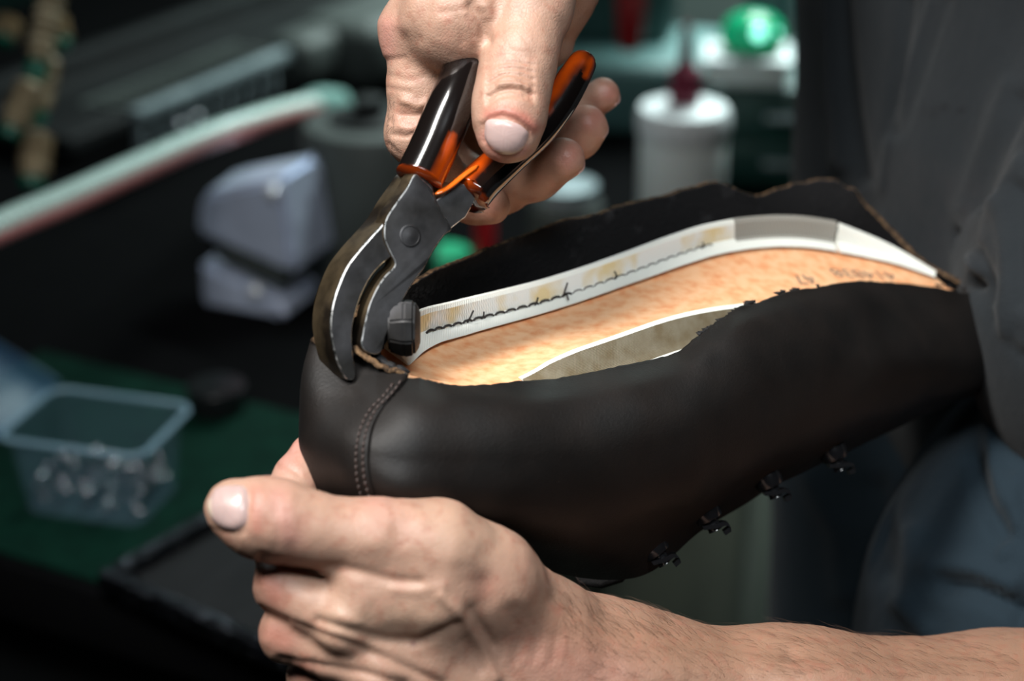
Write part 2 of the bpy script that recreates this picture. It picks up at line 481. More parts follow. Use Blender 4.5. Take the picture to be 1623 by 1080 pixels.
def gnorm(G, closed):
    du = (np.roll(G, -1, 0) - np.roll(G, 1, 0)) if closed else np.gradient(G, axis=0)
    dv = np.gradient(G, axis=1)
    n = np.cross(du, dv); return n / (np.linalg.norm(n, axis=2)[..., None] + 1e-12)
ss = np.linspace(0, NS, 640, endpoint=False); vs = np.linspace(0, 4, 70)
G = upper_grid(ss, vs)
Nn = gnorm(G, True)
# make sure normals point away from the shoe's middle
cen_ = G.mean((0, 1))
if (Nn * (G - cen_)).sum() < 0: Nn = -Nn
jag = .0006 * vnoise(np.stack([ss * 3.1, ss * 0, ss * 0], 1), 2) + .00022 * vnoise(np.stack([ss * 19, ss * 0, ss * 0], 1), 6)
farm = ((ss > 11) & (ss < 21)).astype(float)
fall = np.exp(-np.arange(70) / 3.0)
lift = (jag * (1 + .6 * farm))[:, None] * fall[None, :]
upc = np.array([0, CP, -SP])
G = G + lift[..., None] * upc
wav = .0006 * vnoise(G.reshape(-1, 3) * 45, 12).reshape(G.shape[:2])
G = G + Nn * wav[..., None]
th = .0021
Gin = G - Nn * th
V = np.concatenate([cw(G.reshape(-1, 3)), cw(Gin.reshape(-1, 3))]); nv = 70; off = 640 * nv
Fo = grid_faces(640, nv, True)
F = [q for q in Fo] + [tuple(reversed([i + off for i in q])) for q in Fo] + [(i * nv, i * nv + off, ((i + 1) % 640) * nv + off, ((i + 1) % 640) * nv) for i in range(640)]
mi = [0] * len(Fo) + [1] * len(Fo) + [2] * 640
upper = mesh_obj('upper', V, F, [M['leather'], M['suede_black'], M['raw_edge']], shoe, midx=mi)
UP = BVHTree.FromPolygons([tuple(v) for v in V[:off]], [tuple(map(int, q)) for q in Fo])

# toe cap: a second layer of leather whose edge curves down the near side
SEAM = [(650, 596), (630, 622), (608, 645), (594, 672), (587, 702), (586, 735), (590, 765), (602, 800), (620, 830)]
def seam_station(v):
    """station where the seam crosses height v"""
    s = np.linspace(6.8, 9.9, 120)
    c = upper_at(s, v); x = IW / 2 + c[:, 0] / c[:, 2] * FPX; y = IH / 2 - c[:, 1] / c[:, 2] * FPX
    sl = np.array(SEAM, float); xs_ = np.interp(y, sl[:, 1], sl[:, 0])
    i = np.argmin(np.abs(x - xs_)); return s[i]
cv = np.linspace(0, 4, 60)
s0 = np.array([seam_station(v) for v in cv])
s0 = np.convolve(np.pad(s0, 3, mode='edge'), np.ones(7) / 7, mode='valid')
NSC = 90
Gc = np.stack([upper_grid(np.linspace(0, 1, NSC) * 0 + (s0[j] + (11.2 - s0[j]) * np.linspace(0, 1, NSC)), np.array([cv[j]]))[:, 0] for j in range(60)], 1)
Nc = gnorm(Gc, False)
if (Nc * (Gc - cen_)).sum() < 0: Nc = -Nc
capth = .0014
edge_ = np.minimum(1, np.arange(NSC) / 1.2)[:, None]
Go = Gc + Nc * (capth * (.55 + .45 * edge_) + .0006 * vnoise(Gc.reshape(-1, 3) * 45, 12).reshape(Gc.shape[:2]))[..., None]
Gi = Gc + Nc * -.0004
Vc = np.concatenate([cw(Go.reshape(-1, 3)), cw(Gi.reshape(-1, 3))]); oc = NSC * 60
Fc = grid_faces(NSC, 60)
rim = [(j, j + 1, j + 1 + oc, j + oc) for j in range(59)] + [(i * 60, (i + 1) * 60, (i + 1) * 60 + oc, i * 60 + oc) for i in range(NSC - 1)]
toe_cap = mesh_obj('toe_cap', Vc, Fc + rim, [M['leather'], M['raw_edge']], shoe, midx=[0] * len(Fc) + [0] * 59 + [1] * (NSC - 1))
CAPB = BVHTree.FromPolygons([tuple(v) for v in Vc[:oc]], Fc)
# a fold line pressed in just behind the cap and two rows of stitches on it
parts = []
for offx, step0 in ((-10, 0), (-21, .5)):
    sl = catmull(np.array(SEAM, float), 400)
    L_ = np.concatenate([[0], np.cumsum(np.hypot(*np.diff(sl, axis=0).T))])
    for q in np.arange(10 + 5 * step0, L_[-1] - 8, 10.5):
        pts = []
        for e in (-3.4, -1.2, 1.2, 3.4):
            x = np.interp(q + e, L_, sl[:, 0]) + offx; y = np.interp(q + e, L_, sl[:, 1]) + offx * -.28
            p, n = hit(CAPB, x, y)
            if p is None: break
            pts.append(p + n * (.00035 if abs(e) < 2 else -.0001))
        if len(pts) == 4: parts.append(tube_arrays(pts, .00042, 6))
mesh_obj('cap_stitching', *join_arrays(parts), M['thread_brown'], toe_cap)

# insole board
NEARE = [(600,566,.646),(640,592,.645),(700,606,.648),(760,612,.652),(830,603,.658),(900,577,.667),(980,549,.681),(1060,521,.698),(1130,505,.712),(1200,497,.724),(1280,492,.738),(1360,488,.754),(1430,482,.770),(1500,474,.788),(1530,466,.800)]
FARE = [(604,556,.652),(628,540,.668),(668,524,.684),(720,513,.698),(790,497,.712),(860,480,.724),(930,458,.736),(1000,432,.748),(1060,408,.760),(1115,389,.772),(1180,377,.784),(1250,374,.794),(1320,384,.803),(1400,404,.808),(1480,436,.810)]
NE = catmull(np.array([K(*p) for p in NEARE]), 160); FE = catmull(np.array([K(*p) for p in FARE]), 160)
NU, NW = 160, 26
sec = np.linspace(0, 1, NW)
Gs = NE[:, None] * (1 - sec)[None, :, None] + FE[:, None] * sec[None, :, None]
Gs = Gs + (-.0016 * np.sin(np.pi * sec))[None, :, None] * upc            # slightly hollow across
Gs = Gs + (.0001 * vnoise(Gs.reshape(-1, 3) * 200, 3).reshape(Gs.shape[:2]))[..., None] * upc
Gb = Gs - upc * .0028
Vi = np.concatenate([cw(Gs.reshape(-1, 3)), cw(Gb.reshape(-1, 3))]); oi = NU * NW
Fi = grid_faces(NU, NW); per = [i * NW for i in range(NU)] + [(NU - 1) * NW + j for j in range(1, NW)] + [i * NW + NW - 1 for i in range(NU - 2, -1, -1)] + [j for j in range(NW - 2, 0, -1)]
Fs = Fi + [tuple(reversed([i + oi for i in q])) for q in Fi] + [(per[k], per[(k + 1) % len(per)], per[(k + 1) % len(per)] + oi, per[k] + oi) for k in range(len(per))]
insole = mesh_obj('insole', Vi, Fs, M['insole'], shoe)
bmx = bmesh.new(); bmx.from_mesh(insole.data); bmesh.ops.recalc_face_normals(bmx, faces=bmx.faces); bmx.to_mesh(insole.data); bmx.free()
INS = BVHTree.FromPolygons([tuple(v) for v in Vi[:oi]], Fi)
def edge_frame(E, O):
    """along an insole edge: inward direction and up"""
    t = np.gradient(E, axis=0); t /= np.linalg.norm(t, axis=1)[:, None]
    inn = O - E; inn = inn - t * (inn * t).sum(1)[:, None]; inn /= np.linalg.norm(inn, axis=1)[:, None]
    u = np.cross(t, inn); u *= np.sign((u * upc).sum(1))[:, None]
    return t, inn, u
def sweep(name, E, inn, u, prof, mats, pm_, i0, i1, parent, taper=None):
    """prof: (inward, up) loop"""
    prof = np.array(prof); m = len(prof); idx = np.arange(i0, i1)
    tp = np.ones(len(idx)) if taper is None else np.interp(np.linspace(0, 1, len(idx)), np.linspace(0, 1, len(taper)), taper)
    Vp = (E[idx, None] + inn[idx, None] * prof[None, :, :1] * tp[:, None, None] ** .5 + u[idx, None] * prof[None, :, 1:] * tp[:, None, None])
    n = len(idx); Fp = []; mi = []
    for i in range(n - 1):
        for k in range(m):
            Fp.append((i * m + k, i * m + (k + 1) % m, (i + 1) * m + (k + 1) % m, (i + 1) * m + k)); mi.append(pm_[k])
    Fp += [tuple(range(m)), tuple(reversed([(n - 1) * m + k for k in range(m)]))]; mi += [0, 0]
    o = mesh_obj(name, cw(Vp.reshape(-1, 3)), Fp, mats, parent, midx=mi, smooth=False)
    b = bmesh.new(); b.from_mesh(o.data); bmesh.ops.recalc_face_normals(b, faces=b.faces); b.to_mesh(o.data); b.free()
    return o
tF, iF, uF = edge_frame(FE, NE); tN, iN, uN = edge_frame(NE, FE)
# far rib: a flange glued flat on the board, a glue-stained slope, a rolled top
PR = [(.0000, .0002), (.0095, .0004), (.0100, .0008), (.0050, .0018), (.0036, .0024), (.0018, .0078), (.0008, .0090), (-.0004, .0090), (-.0010, .0080), (-.0006, .0010)]
PMI = [0, 0, 0, 0, 1, 0, 0, 0, 2, 0]
sx = IW / 2 + FE[:, 0] / FE[:, 2] * FPX
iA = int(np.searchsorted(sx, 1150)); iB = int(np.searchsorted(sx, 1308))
rib = sweep('rib_tape', FE, iF, uF, PR, [M['canvas'], M['canvas_glued'], M['canvas_side']], PMI, 2, iA + 1, shoe)
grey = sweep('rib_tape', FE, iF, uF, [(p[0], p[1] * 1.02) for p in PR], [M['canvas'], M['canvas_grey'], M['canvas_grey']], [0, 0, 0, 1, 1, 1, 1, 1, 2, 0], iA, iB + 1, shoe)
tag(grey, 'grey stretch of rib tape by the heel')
sweep('rib_tape', FE, iF, uF, [(p[0], p[1] * .97) for p in PR], [M['canvas'], M['canvas'], M['canvas_side']], PMI, iB + 1, 160, shoe, (1, .22))
iN_0 = int(np.searchsorted(IW / 2 + NE[:, 0] / NE[:, 2] * FPX, 822))
iN_end = int(np.searchsorted(IW / 2 + NE[:, 0] / NE[:, 2] * FPX, 1205))
# near rib, seen from behind: white top, brown woven outer face standing up to the leather
PN = [(.0000, .0002), (.0050, .0004), (.0052, .0010), (.0036, .0020), (.0018, .0036), (.0004, .0038), (-.0008, .0034), (-.0034, -.0010), (-.0050, -.0036), (-.0066, -.0056), (-.0110, -.0080), (-.0112, -.0090), (-.0020, -.0030)]
sweep('rib_tape', NE, iN, uN, PN, [M['canvas'], M['canvas'], M['canvas_side']], [0, 0, 0, 0, 0, 0, 2, 2, 2, 0, 0, 0, 0], iN_0, iN_end, shoe, (.25, .8, 1, 1, 1, 1, 1, 1, 1))
# black lock-stitch along the rib, loose ends at three places
parts = []
fpos = FE + iF * .0046 + uF * .0024
fx = IW / 2 + fpos[:, 0] / fpos[:, 2] * FPX
arc = np.concatenate([[0], np.cumsum(np.linalg.norm(np.diff(fpos, axis=0), axis=1))])
def along(E, q): return np.stack([np.interp(q, arc, E[:, c]) for c in range(3)], -1)
q0 = np.interp(676, fx, arc); q1 = np.interp(1118, fx, arc)
for q in np.arange(q0, q1, .0052):
    x = np.interp(q, arc, fx); r = .00042 if x < 905 else .00022
    pts = [along(fpos, q + e) + along(uF, q) * h for e, h in ((0, -.0003), (.0010, .0004), (.0026, .0005), (.0040, .0002), (.0046, -.0003))]
    parts.append(tube_arrays(cw(np.array(pts)), r, 6))
for x, dx, h in ((741, .0014, .0042), (763, .0002, .0026), (848, .0008, .0026), (893, .0016, .0048), (975, -.0006, .0030), (1112, -.0004, .0024)):
    q = np.interp(x, fx, arc); p = along(fpos, q); u_ = along(uF, q); t_ = along(tF, q); n_ = along(iF, q)
    parts.append(tube_arrays(cw(np.array([p - u_ * .0004, p + u_ * h * .5 + n_ * .001, p + u_ * h + t_ * dx + n_ * .0006])), .00032, 6))
    if x == 893: parts.append(tube_arrays(cw(np.array([p, p + n_ * .002 + u_ * .001, p + n_ * .0045 - t_ * .0014])), .00032, 6))
mesh_obj('rib_stitching', *join_arrays(parts), M['thread_dark'], rib)
# stamped numbers on the insole: read from the heel side
def stamp(text, px0, py0, px1, py1, h):
    cu = bpy.data.curves.new('stamp', 'FONT'); cu.body = text; cu.size = 1.0; cu.resolution_u = 3
    o = bpy.data.objects.new('stamp', cu); COL.objects.link(o)
    me = bpy.data.meshes.new_from_object(o.evaluated_get(bpy.context.evaluated_depsgraph_get()))
    bpy.data.objects.remove(o)
    co = np.array([v.co[:] for v in me.vertices]); w = co[:, 0].max()
    A, _ = hit(INS, px0, py0); Bp, _ = hit(INS, px1, py1)
    d = Bp - A; n = AX.T @ upc * 0 + (AX[1] * CP - AX[2] * SP)
    e = np.cross(n, d / np.linalg.norm(d)); e /= np.linalg.norm(e)
    Vt = []
    for c in co:
        p = A + d * (c[0] / w) + e * (c[1] * h)
        q = INS.ray_cast(Vector(p + n * .01), Vector(-n)); q = np.array(q[0]) if q[0] is not None else p
        Vt.append(q + n * .00012)
    fs = [tuple(p.vertices) for p in me.polygons]
    bpy.data.meshes.remove(me)
    return mesh_obj('stamped_number', Vt, fs, M['print_ink'], insole, smooth=False)
stamp('47', 1282, 435, 1250, 437, .0105)
stamp('414838', 1412, 432, 1312, 426, .0085)

# the lining turned up where the jaws pull it
for pts_, r_, m_ in (([(560,549,.6335),(580,566,.6325),(608,583,.6315),(648,595,.631)], .0015, 'raw_edge'), ([(570,546,.637),(592,562,.6365),(620,580,.6360),(650,591,.636)], .0017, 'suede_black')):
    c_ = catmull(np.array([K(*p) for p in pts_]), 30)
    c_ = c_ + np.array([0, 1, 0]) * (.0004 * vnoise(np.stack([np.arange(30) * .9, np.zeros(30), np.zeros(30)], 1), 21))[:, None]
    v, f = tube_arrays(cw(c_), r_ * np.interp(np.linspace(0, 1, 30), [0, .08, .9, 1], [.4, 1, 1, .3]), 10, flat=.6)
    mesh_obj('turned_lining', v, f, M[m_], upper)
# torn flakes at the cut edge over the near waist
parts = []
for x0, x1, n_ in ((1108, 1142, 16), (1140, 1200, 26), (1225, 1300, 10), (1480, 1540, 10)):
    for _ in range(n_):
        x = random.uniform(x0, x1)
        sl = np.interp(x, [1060, 1125, 1190, 1240, 1330, 1420, 1500, 1540], [562, 520, 480, 463, 447, 448, 453, 458])
        d = np.interp(x, [1060, 1190, 1330, 1420, 1540], [.678, .705, .74, .765, .80])
        p = W(x, sl + 1, d + .001); l = random.uniform(.0008, .0028) * (1.5 if random.random() < .15 else 1)
        a = random.uniform(2.2, 4.0); dirn = AX[0] * math.cos(a) + AX[1] * abs(math.sin(a)) * .5 + AX[2] * random.uniform(.1, .5)
        parts.append(tube_arrays([p, p + dirn * l * .5, p + dirn * l], [.0007, .0005, .0001], 5))
tag(mesh_obj('frayed_leather', *join_arrays(parts), M['suede_black'], upper), kind='stuff')
# lace hooks along the lower edge, pull of the tongue
def lace_hook(px_, py_, d, ang, s=1.0):
    h = bpy.data.objects.new('hk', None)
    bm = bmesh.new()
    R = Matrix.Translation(Vector(W(px_, py_, d))) @ Matrix([(*AX[0],), (*-AX[2],), (*AX[1],)]).transposed().to_4x4() @ Matrix.Rotation(ang, 4, 'Y')
    bpy.data.objects.remove(h)
    lathe_bm(bm, [(.0044 * s, .004 * s), (.0046 * s, .002 * s), (.0040 * s, 0), (.0022 * s, -.0006 * s), (.0020 * s, -.0030 * s), (.0022 * s, -.0036 * s)], 18, R)
    # the hook: a bent strip with rounded end
    prof = [(-.0030, -.0016), (.0004, -.0030), (.0030, -.0034), (.0042, -.0044), (.0038, -.0058), (.0018, -.0060)]
    for z0 in (0,):
        ring = []
        for i, (x, z) in enumerate(prof):
            w = .0030 if i < 4 else .0026
            for yy, zz in ((-w, 0), (w, 0), (w, .0014), (-w, .0014)):
                ring.append(bm.verts.new(R @ Vector((x * s, yy * s, (z + zz) * s))))
        for i in range(len(prof) - 1):
            for k in range(4):
                bm.faces.new((ring[i * 4 + k], ring[i * 4 + (k + 1) % 4], ring[(i + 1) * 4 + (k + 1) % 4], ring[(i + 1) * 4 + k]))
        bm.faces.new(ring[:4]); bm.faces.new(list(reversed(ring[-4:])))
    bm_obj('lace_hook', bm, M['hook_black'], shoe, smooth=True)
for q in ((1043, 878, .697, -.65), (1125, 824, .705, -.5), (1222, 771, .721, -.45), (1325, 728, .741, -.4)):
    lace_hook(*q, s=1.2)
# folded leather tongue poking out below the instep
bm = bmesh.new()
V_, F_ = tube_arrays([W(905, 900, .712), W(925, 917, .712), W(955, 919, .710), (W(985, 912, .708)), W(1000, 900, .706)], [.002, .0042, .005, .0042, .002], 14, flat=.5)
bm.free()
mesh_obj('tongue', V_, F_, M['suede_black'], shoe)

# ------------------------------------------------------------------ lasting pliers
pliers = thing('lasting_pliers', 'worn steel lasting pliers with black and orange dipped grips pulling the shoe leather', 'pliers', tuple(W(650, 373, .64)))
def PD(x, y, off=0.0): return 1.0 / (1.0 / (.640 + off) - .000244 * (x - 650) + .0000293 * (y - 370))
BACK = np.array([-.0072, .0012, .0115])              # from the front face to the back face, camera space
def plate(name, front, mats, t=1.0, off=0.0, bevel=.00045, dfun=PD, backscale=1.0, push=None):
    """a forged bar: the front outline swept back, its rim bevelled"""
    n = len(front)
    Fp = np.array([K(x, y, dfun(x, y, off)) for x, y in front])
    c = Fp.mean(0)
    b = BACK * t
    nxt = np.roll(Fp, -1, 0); prv = np.roll(Fp, 1, 0)
    nrm = np.cross(nxt - Fp, b / np.linalg.norm(b)); nrm2 = np.cross(Fp - prv, b / np.linalg.norm(b))
    inw = nrm / (np.linalg.norm(nrm, axis=1)[:, None] + 1e-9) + nrm2 / (np.linalg.norm(nrm2, axis=1)[:, None] + 1e-9)
    inw /= np.linalg.norm(inw, axis=1)[:, None] + 1e-9
    area = 0.5 * sum(front[i][0] * front[(i + 1) % n][1] - front[(i + 1) % n][0] * front[i][1] for i in range(n))
    test = Fp + inw * .0002
    tx = [(IW / 2 + p[0] / p[2] * FPX, IH / 2 - p[1] / p[2] * FPX) for p in test]
    a2 = 0.5 * sum(tx[i][0] * tx[(i + 1) % n][1] - tx[(i + 1) % n][0] * tx[i][1] for i in range(n))
    if abs(a2) > abs(area): inw = -inw
    rows = [Fp + inw * bevel, Fp + b * .02 + inw * bevel * .25, Fp + b * .055, Fp + b * .945, Fp + b + inw * bevel]
    V_ = np.concatenate(rows); F_ = []; mi = []
    for r in range(4):
        for i in range(n):
            F_.append((r * n + i, r * n + (i + 1) % n, (r + 1) * n + (i + 1) % n, (r + 1) * n + i)); mi.append((2, 2, 1, 2)[r])
    F_.append(tuple(range(n))); mi.append(0); F_.append(tuple(reversed(range(4 * n, 5 * n)))); mi.append(0)
    o = mesh_obj(name, cw(V_), F_, mats, pliers, smooth=False, midx=mi)
    bm = bmesh.new(); bm.from_mesh(o.data)
    bmesh.ops.recalc_face_normals(bm, faces=bm.faces)
    big = [f for f in bm.faces if len(f.verts) > 4]
    bmesh.ops.triangulate(bm, faces=big, quad_method='BEAUTY', ngon_method='EAR_CLIP')
    bm.to_mesh(o.data); bm.free()
    o.data.polygons.foreach_set('use_smooth', [p.material_index != 0 for p in o.data.polygons]); o.data.set_sharp_from_angle(angle=math.radians(28))
    return o
def smooth_outline(p, n): return [tuple(q) for q in catmull(np.array(p, float), n, True)]
STEEL = [M['steel'], M['steel_brown'], M['steel_edge']]
# outer jaw: the long beak curling down to the left
OUT = [(662,277),(645,298),(628,322),(611,350),(590,374),(568,399),(547,429),(529,477),(524,521),(532,566),(540,586),(549,601),(560,602),(564,590),(560,560),(559,521),(570,477),(588,440),(612,414),(640,398),(668,400),(690,372),(700,340),(690,310),(684,292)]
outer = plate('outer_jaw', smooth_outline(OUT, 150), STEEL, off=.0012)
# inner jaw with the hinge disc
INN = [(658,276),(645,298),(628,322),(612,348),(609,376),(617,398),(626,420),(611,437),(597,458),(584,488),(575,529),(573,548),(584,560),(603,560),(612,532),(625,506),(640,474),(657,446),(673,425),(686,400),(704,374),(716,362),(700,335),(690,318),(686,300),(672,286)]
inner = plate('inner_jaw', smooth_outline(INN, 150), STEEL, off=0.0, t=.5)
# necks running up into the grips
plate('neck', [(672,325),(690,318),(728,290),(756,296),(752,322),(738,345),(716,362),(690,372)], STEEL, off=.0022, t=.8)
# pivot: a flush rivet with its ring
bm = bmesh.new()
nrm = np.cross(K(700, 373, PD(700, 373)) - K(650, 373, PD(650, 373)), K(650, 420, PD(650, 420)) - K(650, 373, PD(650, 373))); nrm /= np.linalg.norm(nrm)
if nrm[2] > 0: nrm = -nrm
nw = Vector(nrm @ AX)
Rv = Matrix.Translation(Vector(W(650, 374, PD(650, 374)))) @ nw.to_track_quat('Z', 'Y').to_matrix().to_4x4()
lathe_bm(bm, [(.0037, -.004), (.0037, .00012), (.0034, .0003), (.0031, .00032), (.0030, .00014), (.0027, .00016), (.0012, .0005), (.0, .00055)], 40, Rv)
bm_obj('rivet', bm, M['steel'], pliers, smooth=True, angle=30)
# hammer: the stubby block standing out from the inner jaw, octagonal face
ax0 = K(616, 520, PD(616, 520, .006)); ax1 = K(657, 520, PD(657, 520, .002))
V_, F_ = [], []
def oct_ring(c, r, squash, rot=.25):
    t = (ax1 - ax0); t /= np.linalg.norm(t); a = np.cross(t, [0, 0, 1]); a /= np.linalg.norm(a); b = np.cross(t, a)
    return [c + r * (math.cos(rot + k * math.pi / 4) * a + squash * math.sin(rot + k * math.pi / 4) * b) for k in range(8)]
rings_ = [oct_ring(ax0, .0078, 1), oct_ring(ax0 * .4 + ax1 * .6, .0098, 1), oct_ring(ax1, .0092, 1), oct_ring(ax1 + (ax1 - ax0) * .22, .0060, 1)]
for r in rings_: V_ += r
for i in range(3):
    for k in range(8): F_.append((i * 8 + k, i * 8 + (k + 1) % 8, (i + 1) * 8 + (k + 1) % 8, (i + 1) * 8 + k))
F_ += [tuple(reversed(range(8))), tuple(range(24, 32))]
bm = bmesh.new()
vv = [bm.verts.new(cw(p)) for p in V_]
for q in F_: bm.faces.new([vv[i] for i in q])
bmesh.ops.recalc_face_normals(bm, faces=bm.faces)
bmesh.ops.bevel(bm, geom=list(bm.edges), offset=.0007, segments=2, affect='EDGES')
bm_obj('hammer', bm, M['steel'], pliers, smooth=True, angle=25)
# grips
def grip(pts, radii, tint, wiggle=0.0):
    P_ = catmull(np.array([K(*p) for p in pts]), 130); r_ = np.interp(np.linspace(0, len(pts) - 1, 130), range(len(pts)), radii)
    ends = [(P_[-1] + (P_[-1] - P_[-2]) / np.linalg.norm(P_[-1] - P_[-2]) * r_[-1] * h, r_[-1] * w) for h, w in ((.35, .93), (.65, .74), (.85, .5), (.97, .22))]
    P_ = np.concatenate([P_, [e[0] for e in ends]]); r_ = np.concatenate([r_, [e[1] for e in ends]])
    n = 40
    V_, F_ = tube_arrays(P_, r_, n, upv=(0, 0, 1), flat=1.0)
    V_ = np.array(V_)
    if wiggle: V_[:n] += (np.array([1, 0, 0]) * (wiggle * np.sin(np.arange(n) * 1.7))[:, None])
    m = len(P_)
    o = mesh_obj('grip', cw(V_), F_, M['grip'], pliers)
    tt = np.repeat(np.arange(m) / (m - 1.0), n); kk = np.tile(np.arange(n) / n, m)
    x = IW / 2 + V_[:, 0] / V_[:, 2] * FPX; y = IH / 2 - V_[:, 1] / V_[:, 2] * FPX
    a = tint(tt, kk, x, y, V_)
    BLK = np.array(srgb(15, 11, 10)[:3]); ORG = np.array(srgb(184, 68, 6)[:3])
    a = np.clip(a + .25 * vnoise(V_ * 300, 8) * (a > .02), 0, 1)[:, None]
    point_color(o.data, 'tint', BLK * (1 - a) + ORG * a)
    return o
def tint_a(t, k, x, y, V_):
    d = polydist(x, y, [(700, 296), (706, 262), (718, 215)]) / np.maximum(19 * (1 - t / .46), .5)
    d2 = np.abs(t - .0) / .014
    return np.clip(1.25 - d, 0, 1) + np.clip(1 - d2, 0, 1) * .2
def tint_b(t, k, x, y, V_):
    d = polydist(x, y, [(700, 302), (750, 262), (800, 222), (850, 180), (880, 135), (905, 97), (918, 92)]) / 15.0
    d2 = polydist(x, y, [(938, 95), (930, 120)]) / 8.0
    return np.clip(1.25 - d, 0, 1) + np.clip(1 - d2, 0, 1) * .7 + np.clip(1 - t / .02, 0, 1) * .15
grip([(664,284,.6465),(690,228,.6515),(718,160,.6570),(744,104,.6650),(768,46,.6760)], [.0080,.0080,.0080,.0080,.0078], tint_a)
grip([(743,310,.6545),(768,283,.6600),(806,248,.6655),(850,208,.6705),(885,164,.6745),(908,126,.6775),(922,102,.6790)], [.0072,.0068,.0064,.0062,.0060,.0056,.0050], tint_b, .0012)
# a torn orange flap of the dipped coating along the shank
parts = []
for pts, r0 in (([(690,308,.6450),(712,296,.6470),(735,278,.6500),(757,262,.6540)], .0013),):
    v, f = tube_arrays(cw(catmull(np.array([K(*p) for p in pts]), 24)), r0 * np.interp(np.linspace(0, 1, 24), [0, .1, .9, 1], [.3, 1, 1, .4]), 8, flat=.5); parts.append((v, f))
o = mesh_obj('torn_coating', *join_arrays(parts), M['grip'], pliers)
point_color(o.data, 'tint', np.tile(np.array(srgb(206, 96, 24)[:3]), (len(o.data.vertices), 1)))

# ------------------------------------------------------------------ the worker: one continuous body
person = thing('person', 'worker in a dark shirt gripping pliers and holding an upturned shoe against the belly', 'person', tuple(W(1560, 1400, 0.95)))

left_thumb = (chain([(366, 806, .6005, .0078), (402, 819, .6005, .0100), (445, 828, .601, .0108), (520, 845, .604, .0095), (600, 852, .607, .0104),
                     (690, 872, .613, .0143), (770, 918, .623, .0152), (845, 985, .640, .0150)], .008)
              + chain([(575, 938, .606, .0098), (690, 945, .613, .0118), (800, 1000, .634, .0120)], .008), .006)
left_index = (chain([(545, 988, .606, .0088), (490, 958, .609, .0080), (452, 930, .613, .0090), (448, 870, .623, .0082), (455, 800, .633, .0080), (472, 760, .639, .0073), (492, 722, .646, .0070)], .004), .003)
left_middle = (chain([(600, 1062, .612, .0092), (520, 1030, .614, .0080), (460, 1004, .618, .0090), (476, 930, .634, .0080), (505, 860, .648, .0076), (540, 800, .662, .0070)], .004), .003)
left_ring = (chain([(655, 1122, .620, .0090), (560, 1090, .622, .0080), (502, 1070, .628, .0086), (520, 985, .644, .0078), (560, 915, .660, .0072), (600, 860, .674, .0066)], .004), .003)
left_little = (chain([(715, 1185, .632, .0082), (620, 1160, .634, .0070), (560, 1135, .640, .0074), (580, 1060, .655, .0066), (620, 1000, .668, .0060)], .004), .003)
left_palm = (chain([(545, 988, .607, .0092), (690, 1015, .620, .0105), (840, 1045, .640, .0135)], .007)
             + chain([(600, 1062, .612, .0095), (740, 1080, .626, .0115), (860, 1090, .644, .015)], .007)
             + chain([(655, 1122, .622, .0092), (780, 1130, .636, .0115), (870, 1120, .652, .016)], .007)
             + chain([(715, 1185, .634, .0085), (820, 1165, .648, .011), (880, 1130, .660, .016)], .007)
             + chain([(640, 1030, .634, .012), (760, 1050, .648, .014), (860, 1070, .660, .018)], .008), .006)
left_arm = (chain([(850, 1040, .646, .0200), (880, 1065, .652, .0232), (935, 1092, .658, .0252), (1000, 1112, .664, .0275), (1250, 1166, .682, .0345), (1600, 1195, .712, .0410), (1900, 1200, .745, .0440)], .015)
            + chain([(870, 1140, .668, .018), (1000, 1190, .680, .026), (1250, 1240, .700, .034)], .015)
            + chain([(1900, 1200, .745, .0440), (1960, 500, .790, .050), (1990, -280, .800, .058)], .02), .014)
right_thumb = (chain([(806, 214, .6485, .0086), (807, 196, .6485, .0096), (808, 160, .6515, .0102), (818, 118, .655, .0101), (828, 80, .657, .0101), (842, 10, .664, .0126), (850, -80, .676, .0175), (825, -210, .705, .024)], .008), .003)
right_index = (chain([(657, 40, .676, .0102), (661, 140, .677, .0092), (658, 212, .679, .0096), (690, 270, .698, .0086), (722, 302, .708, .0080), (750, 318, .707, .0074), (778, 326, .703, .0068)], .005), .004)
right_middle = (chain([(672, 45, .700, .0098), (680, 215, .722, .0090), (735, 285, .728, .0084), (795, 300, .719, .0083), (850, 277, .709, .0082), (893, 252, .701, .0076)], .005), .003)
right_ring = (chain([(705, 50, .722, .0095), (730, 200, .745, .0085), (800, 262, .746, .0080), (868, 245, .735, .0078), (915, 215, .724, .0078), (930, 200, .720, .0076)], .005), .003)
right_little = (chain([(740, 55, .742, .0085), (785, 180, .762, .0075), (850, 205, .760, .0070), (915, 178, .746, .0068), (955, 150, .738, .0064)], .005), .003)
right_palm = (chain([(657, 40, .677, .0104), (720, -60, .690, .015), (800, -200, .712, .022)], .010)
              + chain([(672, 45, .700, .0105), (740, -60, .705, .016), (815, -210, .720, .022)], .010)
              + chain([(705, 50, .722, .0105), (770, -60, .722, .016), (830, -210, .726, .022)], .010)
              + chain([(740, 55, .742, .010), (800, -50, .738, .016), (845, -210, .732, .022)], .010)
              + chain([(860, 60, .722, .012), (865, -40, .715, .019), (840, -190, .716, .022)], .010)
              + chain([(690, 44, .6745, .0150), (722, 27, .6670, .0174), (768, -16, .672, .0178), (820, -80, .682, .0190)], .007), .003)
right_arm = (chain([(825, -215, .716, .027), (930, -350, .76, .030), (1300, -650, .90, .042)], .02)
             + chain([(1300, -650, .90, .044), (1500, -560, 1.02, .052), (1700, -520, 1.08, .058)], .03), .014)
def up(p, h): return p + h * np.array([0, CP, -SP])
tc_ = K(1960, 420, .96)
trunk = ([cap(up(tc_, -.40), up(tc_, .20), .11, .12, .05), cap(up(tc_, -.40) + [0, .03, .10], up(tc_, .20) + [0, .03, .09], .11, .12, .08),
          cap(K(1990, -280, .800), K(1700, -520, 1.08), .06, .06, .06)], .04)
HF = .00066
